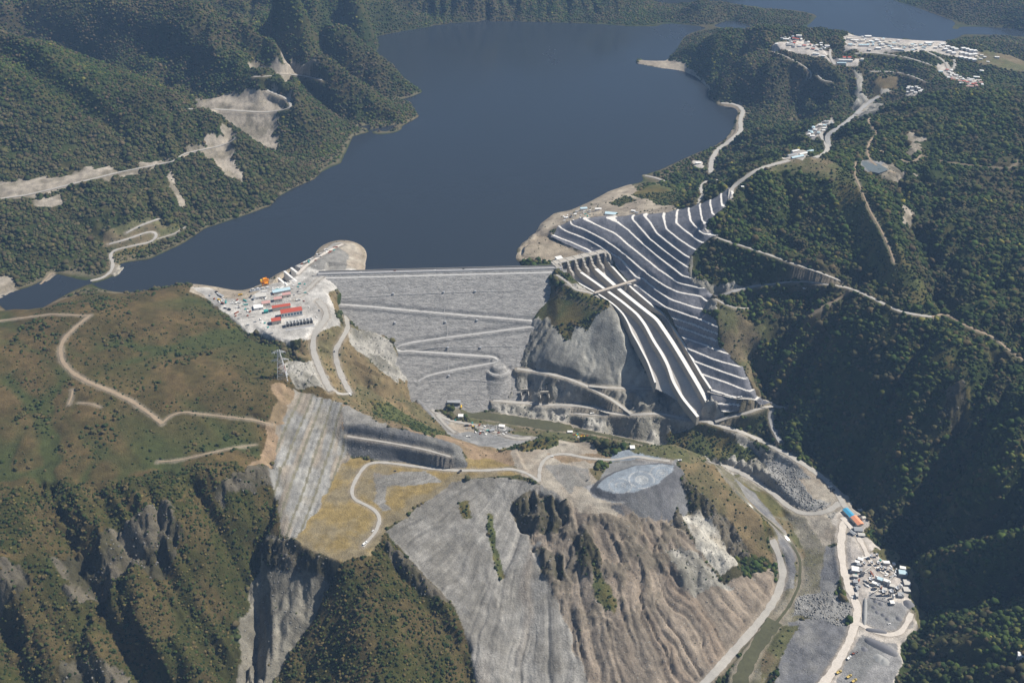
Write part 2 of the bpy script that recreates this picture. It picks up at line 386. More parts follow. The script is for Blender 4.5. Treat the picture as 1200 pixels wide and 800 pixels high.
AREAS = [
 ('drygrass', 10, [(-300,345),(225,335),(250,360),(292,390),(318,398),(350,430),(390,458),(402,474),(345,456),(320,545),(330,635),(250,660),(120,700),(-200,760),(-300,800)]),
 ('scrub', 14, [(-300,660),(0,672),(60,642),(100,628),(170,600),(205,590),(250,572),(290,560),(322,545),(330,560),(325,600),(310,640),(292,690),(283,740),(272,830),(240,990),(-300,990)]),
 ('scrub', 10, [(0,570),(150,560),(210,552),(290,545),(300,560),(170,600),(60,640),(-80,670),(-100,600)]),
 ('cliff', 9, [(60,640),(100,625),(170,598),(205,592),(215,640),(190,665),(130,672),(100,690),(70,690)]),
 ('cliff', 8, [(245,572),(290,558),(322,545),(330,556),(310,575),(262,590)]),
 ('cliff', 8, [(-60,675),(25,665),(20,700),(-60,720)]),
 ('cliff', 8, [(70,775),(150,770),(150,800),(70,805)]),
 ('cliff', 6, [(165,635),(208,632),(210,655),(185,665),(160,655)]),
 ('scrub', 5, [(345,645),(400,660),(452,626),(480,650),(530,700),(552,760),(560,815),(570,990),(300,990),(325,790),(368,700)]),
 ('cliff', 4, [(448,630),(490,662),(535,708),(520,712),(492,690),(462,662)]),
 ('chute', 3, [(312,625),(345,634),(398,655),(380,695),(345,748),(318,800),(312,990),(268,990),(272,800),(280,740),(290,680)]),
 ('cliff', 3, [(305,630),(345,637),(400,662),(385,680),(330,668),(308,660)]),
 ('strata', 3, [(344,455),(402,471),(409,533),(376,590),(346,634),(330,626),(318,560),(326,500)]),
 ('tan', 4, [(318,452),(345,456),(327,500),(320,545),(294,548),(310,510),(312,490),(325,470)]),
 ('tan', 4, [(400,474),(430,478),(470,497),(520,508),(560,520),(600,522),(600,545),(560,545),(535,523),(470,503),(404,497)]),
 ('yellow', 3, [(408,534),(470,541),(532,550),(600,546),(610,556),(560,561),(530,566),(490,592),(478,603),(455,618),(435,650),(402,663),(372,652),(345,636),(376,590)]),
 ('spoil', 3, [(440,560),(500,556),(520,570),(490,585),(450,600),(438,590)]),
 ('yellow', 3, [(455,575),(520,568),(545,562),(490,592),(468,603),(450,592)]),
 ('yellow', 3, [(530,538),(570,535),(600,545),(540,552)]),
 ('darkrock', 2, [(404,497),(440,499),(470,503),(537,522),(548,545),(532,549),(470,541),(409,532)]),
 ('spoil', 2, [(400,478),(430,476),(450,490),(453,502),(440,500),(404,497)]),
 ('spoil', 2, [(478,603),(530,566),(560,561),(595,560),(640,568),(665,590),(690,600),(690,680),(740,740),(790,815),(800,990),(570,990),(558,800),(552,760),(530,706),(485,658),(452,624)]),
 ('spoilb', 5, [(610,600),(665,588),(690,598),(745,592),(790,600),(815,640),(850,680),(905,668),(905,700),(850,770),(815,812),(790,990),(690,990),(690,800),(650,700),(630,640)]),
 ('green', 2, [(571,600),(578,598),(582,640),(594,675),(586,678),(575,640)]),
 ('green', 2, [(538,588),(550,586),(552,606),(542,606)]),
 ('cliff', 4, [(600,585),(625,572),(660,590),(668,612),(650,625),(610,618)]),
 ('cliff', 4, [(670,630),(690,628),(705,660),(700,680),(680,672)]),
 ('cliff', 3, [(625,640),(660,650),(665,680),(640,680)]),
 ('green', 4, [(690,660),(720,690),(718,720),(700,705)]),
 ('pale', 4, [(600,522),(620,514),(640,512),(690,520),(700,525),(700,560),(690,580),(720,600),(690,602),(660,588),(635,566),(610,556),(600,545)]),
 ('spoil', 3, [(640,540),(660,537),(690,545),(690,580),(665,575)]),
 ('brown', 3, [(690,545),(740,540),(755,537),(740,550),(700,562)]),
 ('pale', 3, [(665,590),(675,565),(700,575),(735,590),(720,605),(690,603)]),
 ('tan', 4, [(640,526),(690,528),(720,530),(715,537),(660,535)]),
 ('platform', 1.5, [(716,530),(745,524),(780,530),(795,538),(790,545),(762,535),(740,537),(718,536)]),
 ('gravel', 2, [(715,537),(760,537),(795,538),(792,550),(795,575),(785,592),(745,601),(720,592),(695,582),(685,568),(700,562)]),
 ('brown', 4, [(775,520),(800,515),(830,535),(860,560),(895,595),(912,635),(910,655),(880,650),(850,610),(820,580),(798,550)]),
 ('green', 3, [(885,590),(912,625),(912,650),(898,640)]),
 ('cliff', 3, [(800,560),(820,575),(850,605),(880,640),(878,655),(850,640),(825,610),(795,590)]),
 ('palerock', 4, [(800,598),(820,600),(850,635),(865,660),(845,670),(815,640)]),
 ('rock', 5, [(780,640),(815,645),(850,680),(870,695),(840,715),(800,690)]),
 ('cliff', 3, [(760,585),(792,578),(800,600),(808,625),(790,615)]),
 ('spoilb', 3, [(820,690),(870,690),(905,660),(912,700),(860,765),(800,812),(790,750)]),
 # dam surroundings
 ('brown', 6, [(372,385),(400,375),(425,383),(455,395),(466,412),(480,440),(500,465),(520,490),(540,505),(600,512),(640,512),(620,520),(560,520),(500,508),(450,495),(405,475),(385,462),(345,425),(350,405)]),
 ('green', 5, [(430,465),(455,468),(490,488),(505,498),(545,505),(540,515),(510,512),(470,500),(440,482)]),
 ('green', 5, [(575,518),(610,512),(640,505),(662,512),(655,520),(620,525),(590,528)]),
 ('rock', 5, [(340,415),(370,420),(392,460),(345,452),(330,430)]),
 ('rock', 5, [(405,385),(430,386),(460,400),(470,425),(480,445),(455,440),(430,420),(412,405)]),
 ('brown', 4, [(372,335),(390,328),(397,352),(390,362),(375,358),(360,348)]),
 ('shore', 2, [(222,342),(226,330),(240,322),(262,328),(285,334),(300,327),(318,313),(342,296),(372,276),(412,270),(438,298),(436,318),(405,322),(350,335),(300,352),(260,352)]),
 ('facility', 2, [(222,337),(245,337),(262,349),(285,352),(300,343),(330,325),(345,312),(372,300),(392,284),(410,285),(428,309),(400,330),(385,345),(392,360),(398,380),(370,395),(345,402),(322,398),(300,385),(292,388),(270,370),(240,348)]),
 ('pale', 3, [(395,286),(412,284),(430,308),(425,316),(404,314)]),
 ('spoil', 3, [(352,310),(395,290),(408,300),(405,316),(370,317)]),
 ('gravel', 3, [(495,462),(510,478),(560,505),(610,505),(640,508),(560,522),(520,500),(500,480),(485,462)]),
 ('rock', 5, [(612,380),(630,372),(655,336),(716,348),(738,385),(770,455),(835,490),(840,500),(870,505),(925,530),(985,580),(1005,598),(985,612),(935,600),(870,560),(835,540),(770,522),(700,505),(600,486),(560,480),(580,440),(600,440)]),
 ('slab', 5, [(640,400),(655,370),(690,345),(716,350),(738,385),(768,450),(770,456),(735,455),(690,450),(640,432),(622,415)]),
 ('green', 4, [(618,335),(635,338),(650,350),(640,372),(622,368)]),
 ('scrub', 4, [(648,338),(685,343),(712,350),(716,362),(700,368),(690,385),(675,380),(668,396),(650,385),(640,365)]),
 ('green', 4, [(655,350),(672,342),(690,344),(710,350),(706,364),(694,368),(688,380),(672,376),(664,390),(652,375)]),
 ('green', 5, [(780,500),(830,500),(880,515),(890,530),(840,535),(790,522)]),
 ('clear', 3, [(600,489),(640,497),(700,506),(770,522),(830,536),(870,545),(870,560),(800,545),(740,528),(640,512),(560,505),(545,485)]),
 ('rubble', 4, [(895,535),(930,540),(960,560),(980,580),(970,600),(945,600),(915,578)]),
 ('pale', 3, [(935,560),(965,560),(975,590),(955,585)]),
 ('pale', 3, [(920,530),(955,545),(995,575),(1002,592),(985,605),(968,575),(940,548)]),
 ('riverbed', 3, [(835,540),(870,556),(905,578),(930,597),(950,604),(972,640),(975,680),(955,700),(945,720),(925,735),(905,760),(895,810),(850,810),(855,780),(880,750),(905,710),(920,680),(920,650),(905,620),(880,590),(850,565)]),
 ('moss', 3, [(870,565),(900,572),(925,600),(905,605),(880,582)]),
 ('clear', 3, [(905,605),(925,612),(945,650),(930,690),(915,690),(928,650)]),
 ('dgravel', 3, [(860,560),(885,578),(915,615),(935,650),(930,690),(915,690),(922,660),(905,615),(880,590)]),
 ('pale', 2, [(945,603),(968,601),(982,612),(985,635),(965,640)]),
 ('dgravel', 2, [(968,640),(986,640),(984,680),(972,705),(960,690)]),
 ('yard', 3, [(982,600),(1005,595),(1020,610),(1010,625),(1040,640),(1060,665),(1072,700),(1075,730),(1055,755),(1062,770),(1045,800),(1030,815),(945,815),(980,765),(1000,720),(990,690),(983,640),(975,612)]),
 ('rubble', 4, [(935,700),(960,690),(985,695),(1000,715),(990,735),(960,730),(930,720)]),
 ('dgravel', 3, [(925,728),(960,725),(998,735),(985,760),(960,800),(950,830),(900,830),(915,770)]),
 ('gravel', 3, [(1018,695),(1035,700),(1070,712),(1068,735),(1045,745),(1020,735),(1008,728)]),
 ('gravel', 3, [(1008,745),(1050,755),(1060,770),(1050,790),(1030,815),(975,815),(990,780)]),
 ('clear', 4, [(895,735),(915,728),(935,735),(920,760),(905,790),(890,800),(893,760)]),
 ('clear', 3, [(1025,640),(1060,655),(1078,690),(1085,715),(1075,735),(1062,690),(1045,660),(1020,645)]),
 ('rock', 3, [(812,446),(836,455),(850,484),(822,498),(790,486),(762,450),(775,448)]),
 ('gravel', 2, [(742,337),(748,332),(800,398),(836,454),(826,458),(795,402)]),
 ('rubble', 4, [(555,499),(585,497),(604,503),(588,511),(562,508)]), ('pale', 4, [(525,492),(548,494),(556,505),(540,508),(528,500)]),
 # terraced cut apron and shore
 ('shore', 6, [(604,306),(606,289),(627,270),(634,259),(650,248),(690,250),(684,258),(664,263),(655,265),(642,275),(690,296),(655,308)]),
 ('shore', 6, [(650,252),(670,244),(692,233),(715,222),(738,214),(752,222),(765,232),(790,240),(800,250),(770,253),(740,256),(700,256),(664,264)]),
 ('green', 5, [(715,236),(735,228),(745,234),(725,243)]),
 ('green', 5, [(740,228),(765,215),(770,212),(800,225),(795,238),(775,240)]),
 ('rock', 2, [(800,292),(810,288),(808,315),(806,330),(815,337),(840,346),(865,338),(880,334),(870,328),(845,330),(812,322),(812,300)]),
 ('rock', 3, [(838,365),(822,362),(815,350),(840,350),(850,352)]),
 ('clear', 3, [(840,352),(900,380),(880,420),(885,450),(905,465),(890,470),(870,440),(845,400)]),
 ('shore', 5, [(748,68),(776,70),(822,88),(835,104),(828,108),(810,90),(775,82),(748,75)]),
 ('shore', 5, [(841,120),(868,122),(876,130),(870,145),(866,152),(857,168),(850,166),(862,148),(868,132),(845,124)]),
 # left bank
 ('roadcut', 9, [(-60,240),(-60,215),(0,212),(30,205),(60,205),(100,197),(125,192),(140,200),(180,190),(208,190),(214,182),(240,172),(270,160),(278,166),(260,176),(215,188),(180,198),(100,215),(40,230)]),
 ('roadcut', 4, [(35,234),(75,226),(78,238),(62,243),(42,242)]),
 ('roadcut', 4, [(195,200),(199,200),(207,216),(216,240),(210,241),(200,222)]),
 ('roadcut', 8, [(235,178),(270,172),(286,215),(268,208),(250,195)]),
 ('roadcut', 4, [(-40,320),(18,325),(20,340),(0,349),(-60,355)]),
 ('roadcut', 9, [(218,126),(245,113),(258,112),(318,115),(332,122),(345,128),(325,138),(325,175),(300,170),(270,155),(255,148),(232,133)]),
 ('roadcut', 8, [(292,90),(300,83),(320,85),(335,78),(330,72),(345,80),(378,93),(345,92),(343,112),(335,115),(330,95),(310,97)]),
 ('shore', 3, [(308,55),(316,53),(320,60),(312,62)]),
 ('green', 5, [(127,296),(160,280),(178,283),(185,270),(200,262),(215,268),(180,285),(150,308),(132,318),(133,308)]),
 ('clear', 5, [(120,275),(150,262),(175,253),(195,262),(210,270),(180,285),(140,292),(122,288)]),
 ('palerock', 3, [(134,311),(140,310),(149,318),(135,325),(131,322)]),
 ('shore', 4, [(30,342),(48,330),(62,318),(66,322),(52,334),(35,344)]),
 # right hills
 ('green', 8, [(955,188),(985,196),(1003,212),(1028,245),(1050,280),(1075,320),(1098,365),(1088,366),(1060,335),(1035,325),(1015,295),(990,260),(975,225)]),
 ('clear', 8, [(900,190),(955,185),(985,200),(975,215),(940,200),(905,205)]),
 ('roadcut', 12, [(1058,153),(1074,156),(1081,172),(1070,181),(1062,170)]),
 ('roadcut', 4, [(1045,230),(1055,232),(1072,245),(1068,262),(1055,262),(1060,250)]),
 ('gravel', 3, [(1005,188),(1035,190),(1050,202),(1035,205),(1012,200)]),
 ('roadcut', 4, [(1028,195),(1045,190),(1055,202),(1080,200),(1045,210),(1032,206)]),
 ('cliff', 5, [(1110,450),(1135,452),(1138,480),(1120,498),(1102,480)]),
 ('green', 8, [(1112,400),(1130,430),(1142,465),(1135,500),(1125,450),(1105,410)]),
 ('clear', 8, [(1140,62),(1200,68),(1250,80),(1200,88),(1150,82)]),
 ('yard', 4, [(908,46),(935,46),(975,57),(968,63),(990,72),(980,78),(962,68),(920,58),(905,55)]),
 ('yard', 5, [(988,43),(1020,42),(1060,46),(1100,50),(1112,56),(1112,64),(1090,61),(1060,63),(1030,62),(990,58)]),
 ('yard', 4, [(990,44),(1020,44),(1060,48),(1100,52),(1112,58),(1145,62),(1145,74),(1110,68),(1090,58),(1060,60),(1030,58),(992,52)]),
 ('yard', 3, [(1095,80),(1110,76),(1125,92),(1150,100),(1140,104),(1115,95)]),
 ('yard', 3, [(965,66),(1000,72),(1010,68),(1005,78),(975,76)]),
 ('yard', 3, [(1062,102),(1072,101),(1082,107),(1072,113),(1062,110)]),
 ('yard', 3, [(915,187),(930,177),(950,175),(955,178),(940,190)]),
 ('yard', 3, [(940,158),(955,150),(975,140),(978,145),(965,158),(952,165)]),
 ('yard', 3, [(810,188),(824,188),(826,196),(814,196)]),
 ('rock', 5, [(998,78),(1010,85),(1012,105),(1035,120),(1030,130),(1005,140),(1000,125),(1005,110)]),
 ('brown', 14, [(1025,85),(1060,85),(1050,98),(1040,108),(1030,100)]),
 ('palerock', 4, [(1035,97),(1046,100),(1040,108),(1033,104)]),
]
apoly = [(KN.index(k), j, polyw(p)) for k, j, p in AREAS]
CUTP = polyw([(655,264),(664,261),(683,255),(710,253),(740,252),(760,250),(775,250),(792,246),(806,243),(819,239),(831,234),(844,227),(854,220),(860,226),(850,243),(836,254),(826,263),(842,275),(832,279),(818,290),(808,302),(806,318),(812,331),(842,346),(826,357),(822,364),(840,374),(843,388),(842,402),(856,418),(872,432),(880,448),(886,462),(906,471),(870,478),(848,484),(836,470),(828,460),(810,438),(790,401),(780,389),(768,370),(750,354),(738,338),(730,322),(722,312),(715,297),(690,298),(645,278)])
UP = [(674,331),(688,341),(700,345),(727,341),(741,335),(733,322),(717,300)]

def covers(x, y):
    n1 = fbm(x, y, 26, 3, 3); n2 = fbm(x, y, 26, 3, 5)
    k = np.zeros(x.shape, np.int16)
    for kk, j, P in apoly:
        m = inpoly(P, x + n1 * j * 2.2, y + n2 * j * 2.2); k[m] = kk
    return k
kc = covers(CX, CY)
rough = np.array([KINDS[k][2] for k in KN])
nat_t = np.array([1.0 if k in ('forest', 'scrub', 'cliff') else 0.45 if k in ('drygrass', 'green', 'brown', 'clear', 'chute') else 0.0 for k in KN])
incut = inpoly(CUTP, CX, CY)
nat = nat_t[kc] * np.where(incut, 0, 1)
# keep shores where they are
nat = blur(nat.astype(float), 3)
isl = lambda x, y: np.ones_like(x)
LAKE = None
shore_w = np.clip(np.abs(base) / 35, 0, 1) * np.where(base < 0, np.where(CY > 2150, 0.0, 1.0), 1.0)
nat *= np.where(CY > 1900, shore_w, 1.0)

# drainage: spread water over the sheet and cut gullies where it collects
ch = base + nat * ((20 + 14 * sstep(2400, 3000, CY)) * ridged(CX, CY, 230, 4, 2) + 12 * fbm(CX, CY, 90, 3, 4)) * (0.6 + 0.5 * sstep(2400, 3400, CY))
ra, rb = np.array(unp(492, 136, 0)), np.array(unp(230, -2, 230)); rd_ = (ra - rb) / np.hypot(*(ra - rb)); cr_ = (CX * rd_[1] - CY * rd_[0]); al_ = CX * rd_[0] + CY * rd_[1]
wl_ = fbm(CX, CY, 600, 2, 205) * 70
ch += nat * sstep(2450, 2900, CY) * (1 - sstep(-300, 100, CX)) * (55 * (1 - 2 * np.abs(vnoise((cr_ + wl_) / 170, al_ / 1500, 206))) + 24 * (1 - 2 * np.abs(vnoise((cr_ + wl_) / 75, al_ / 700, 207)))) * np.clip(base / 90, 0, 1)
def drain(Z):
    ny, nx = Z.shape; par = -np.ones(ny * nx, np.int64); seen = np.zeros(ny * nx, bool); q = []
    zf = Z.ravel().tolist()
    for i in list(range(nx)) + list(range((ny - 1) * nx, ny * nx)) + [j * nx for j in range(ny)] + [j * nx + nx - 1 for j in range(ny)]:
        if not seen[i]: seen[i] = True; heapq.heappush(q, (zf[i], i))
    order = []; seen = seen.tolist(); parl = par.tolist()
    nb = [(-1, -1), (-1, 0), (-1, 1), (0, -1), (0, 1), (1, -1), (1, 0), (1, 1)]
    while q:
        z, i = heapq.heappop(q); order.append(i); r, c = divmod(i, nx)
        for dr, dc in nb:
            rr = r + dr; cc = c + dc
            if 0 <= rr < ny and 0 <= cc < nx:
                k = rr * nx + cc
                if not seen[k]:
                    seen[k] = True; parl[k] = i; heapq.heappush(q, (max(zf[k], z + 1e-3), k))
    acc = [1.0] * (ny * nx)
    for i in reversed(order):
        if parl[i] >= 0: acc[parl[i]] += acc[i]
    return np.array(acc).reshape(ny, nx)
acc = drain(ch)
carve = np.clip(np.log(acc / 3.0), 0, 6.5)
carve = blur(carve, 1) * 6.5 * nat * (1 + 0.8 * sstep(2300, 3300, CY))
slope = np.hypot(np.gradient(ch, axis=0) / np.gradient(cy)[:, None], np.gradient(ch, axis=1) / np.gradient(cx)[None])
ch = ch - carve * np.clip(slope * 2.2, 0.15, 1.2)
ch = ch + (base.mean() * 0)

# full sheet
GX, GY = np.meshgrid(xs, ys)
def up(A):
    ax = np.stack([np.interp(xs, cx, r) for r in A]); return np.stack([np.interp(ys, cy, c) for c in ax.T], 1)
H = blur(up(ch), 2)
K = covers(GX, GY)
natf = up(nat)
rr = blur(rough[K], 1); incutf = inpoly(CUTP, GX, GY); rr *= ~incutf
fine = fbm(GX, GY, 14, 3, 8)
H += np.where(GY > 1900, np.clip(np.abs(H) / 12, 0, 1), 1) * rr * (0.55 * fine + 0.45 * ridged(GX, GY, 34, 3, 9)) * (0.5 + 0.5 * sstep(0.2, 0.8, natf + (rr > 1.2)))
# rills fanning down the spoil slopes
ax, ay = unp(640, 500, -20)
th = np.arctan2(GX - ax, -(GY - ay)); rad = np.hypot(GX - ax, GY - ay)
sb = blur((K == KN.index('spoilb')).astype(float), 6); sg = blur((K == KN.index('spoil')).astype(float), 6) * (GY < 1420)
wq = fbm(GX, GY, 60, 2, 21) * 0.035
rill = np.abs(vnoise((th + wq) * 26, rad / 420, 71)) * 7 + np.abs(vnoise((th + wq) * 62, rad / 200, 72)) * 3.4 + np.abs(vnoise((th + wq * .5) * 140, rad / 120, 73)) * 1.5
rill *= 0.45 + 0.75 * sstep(-0.3, 0.5, fbm(GX, GY, 130, 2, 74))
rill *= sstep(120, 260, rad)
cutv = lambda n, wd: np.clip(1 - np.abs(n) * wd, 0, 1)
rav = 8 * cutv(vnoise((th + wq * .8) * 15 + 3, rad / 500, 171), 6) + 4.5 * cutv(vnoise((th + wq) * 33, rad / 300, 172), 5) + 2.2 * cutv(vnoise((th + wq) * 80, rad / 160, 173), 4)
rav *= sstep(150, 300, rad) * (0.35 + 0.65 * sstep(-.25, .3, fbm(GX, GY, 110, 3, 174)))
H -= blur(sb + .30 * sg, 1) * rav
H += sb * (rill - 3.0) * .16
oc = sstep(.22, .42, ridged(GX * 1.4, GY * .75, 58, 4, 201)) * sb * (1 - sstep(330, 470, rad)) * sstep(100, 160, rad)
H += oc * (4 + 4 * ridged(GX, GY, 15, 3, 202)) + sg * (rill - 3) * 0.24
gk = blur(((K == KN.index('rock')) | (K == KN.index('cliff')) | (K == KN.index('palerock'))).astype(float), 2)
ckf = blur((K == KN.index('cliff')).astype(float), 2)
H += (gk * 4.2 + ckf * 5.5) * ridged(GX * 1.6, GY * 0.6 + H * 0.5, 24, 4, 33) * np.where(incutf, 0, 1)
# berms of the gullied chute below the cut
ck = blur((K == KN.index('chute')).astype(float), 3)
H -= ck * np.abs(vnoise(GX / 9 + GY / 60, GY / 140, 12)) * 4

# fine drainage: every near slope is gullied by its own run-off
wk_ = {'forest': 1.0, 'scrub': 1.3, 'cliff': 1.8, 'spoil': .35, 'spoilb': .55, 'rock': 1.3, 'palerock': 1.3, 'slab': .8, 'chute': 1.2, 'drygrass': .55, 'brown': .7, 'green': .6, 'roadcut': .8, 'pale': .15, 'rubble': .2, 'tan': .5, 'strata': .25, 'shore': .4, 'darkrock': .3}
wk = np.array([wk_.get(k, 0) for k in KN])
i0, i1 = np.searchsorted(xs, (-1001, 1080)); j0, j1 = np.searchsorted(ys, (739, 2420)); sl = (slice(j0, j1), slice(i0, i1))
hh_ = H[sl] + 1.6 * fbm(GX[sl], GY[sl], 20, 3, 101) + 2.5 * ridged(GX[sl], GY[sl], 60, 2, 102) * np.minimum(blur(wk[K[sl]], 3), 1)
ac = drain(hh_); c_ = np.minimum(0.60 * ac ** 0.38, 21)
slp = blur(np.hypot(*np.gradient(H[sl], DX)), 2); W_ = blur(wk[K[sl]] * ~incutf[sl], 3) * np.clip(slp * 2.4 - .15, 0, 1.3)
W_ *= np.where((GY[sl] > 1900), np.clip(np.abs(H[sl]) / 12, 0, 1), 1) * np.where((GY[sl] > 2100) & (H[sl] < 0), 0, 1)
for q_ in range(9):
    pd_ = np.pad(c_, 1, mode='edge'); c_ = np.maximum(c_, np.maximum.reduce([pd_[:-2, 1:-1], pd_[2:, 1:-1], pd_[1:-1, :-2], pd_[1:-1, 2:]]) - 1.0); 
    c_ = np.maximum(c_, np.maximum.reduce([pd_[:-2, :-2], pd_[2:, 2:], pd_[2:, :-2], pd_[:-2, 2:]]) - 1.4)
c_ = .6 * c_ + .4 * blur(c_, 1) - 2.0
GUL = np.zeros(H.shape); GUL[sl] = c_ * W_; H = H - GUL
sbf = blur(np.isin(K, [KN.index(q) for q in ('spoilb', 'rock', 'cliff', 'chute', 'palerock', 'roadcut')]).astype(float), 2); H += sbf * (.9 * ridged(GX, GY, 9, 2, 111) + .6 * fbm(GX, GY, 6, 2, 112))
# flat benches: polygon at a set height
FLATS = [(-49.5, 8, [(408,536),(470,543),(530,552),(600,548),(636,565),(560,561),(530,566),(490,592),(478,603),(453,620),(432,648),(402,660),(372,650),(348,632),(378,590)]),
         (-50, 8, [(620,560),(606,530),(625,522),(650,520),(690,524),(760,528),(790,536),(780,560),(730,590),(700,590),(660,580)]),
         (-46, 5, [(716,530),(745,524),(780,530),(795,538),(792,544),(762,537),(740,538),(718,536)]),
         (22, 5, [(226,340),(245,340),(262,351),(285,354),(300,347),(330,330),(372,318),(380,322),(372,334),(385,345),(384,375),(370,390),(345,400),(322,396),(300,382),(290,384),(270,368),(245,348)]),
         (4, 6, [(612,300),(614,290),(632,277),(642,277),(684,299),(655,306)])]
POND = [(1028,647),(1033,643),(1040,642),(1048,645),(1054,650),(1055,655),(1050,658),(1042,659),(1034,657),(1029,653)]
POND2 = [(1008,190),(1014,189),(1030,192),(1042,199),(1030,203),(1016,200)]
FLATS += [(-160.6, 2, POND), (213, 2, POND2)]
for z, soft, pp in FLATS:
    P = polyw(pp, z); x0, y0 = P.min(0) - 20; x1, y1 = P.max(0) + 20
    i0, i1 = np.searchsorted(xs, (x0, x1)); j0, j1 = np.searchsorted(ys, (y0, y1)); sl = (slice(j0, j1), slice(i0, i1))
    m = inpoly(P, GX[sl], GY[sl]).astype(float); m = blur(m, 2); H[sl] += (z + 0.12 * fine[sl] - H[sl]) * sstep(0.1, 0.9, m)
# grey disc of the raised platform with its steep fill
PL = polyw([(699,570),(706,562),(722,553),(745,545),(775,543),(790,545),(788,552),(770,567),(745,576),(722,578),(706,574)], -40)
def segd(P, x, y):
    d = np.full(x.shape, 1e9)
    for i in range(len(P)):
        a = P[i]; b = P[(i + 1) % len(P)]; L2 = ((b - a) ** 2).sum(); t = np.clip(((x - a[0]) * (b[0] - a[0]) + (y - a[1]) * (b[1] - a[1])) / L2, 0, 1)
        d = np.minimum(d, np.hypot(x - a[0] - t * (b[0] - a[0]), y - a[1] - t * (b[1] - a[1])))
    return d
i0, i1 = np.searchsorted(xs, PL[:, 0].min() - 90), np.searchsorted(xs, PL[:, 0].max() + 90); j0, j1 = np.searchsorted(ys, PL[:, 1].min() - 90), np.searchsorted(ys, PL[:, 1].max() + 60)
sl = (slice(j0, j1), slice(i0, i1)); d = segd(PL, GX[sl], GY[sl]); ins = inpoly(PL, GX[sl], GY[sl])
hp = np.where(ins, -40 + 0 * d, -40 - 0.85 * d); up_ = hp > H[sl]; H[sl] = np.where(up_, hp + 0.3 * fine[sl] * ~ins, H[sl])
Ks = K[sl]; Ks[up_ & ~ins & (d < 60)] = KN.index('darkfill'); Ks[ins] = KN.index('platform'); K[sl] = Ks

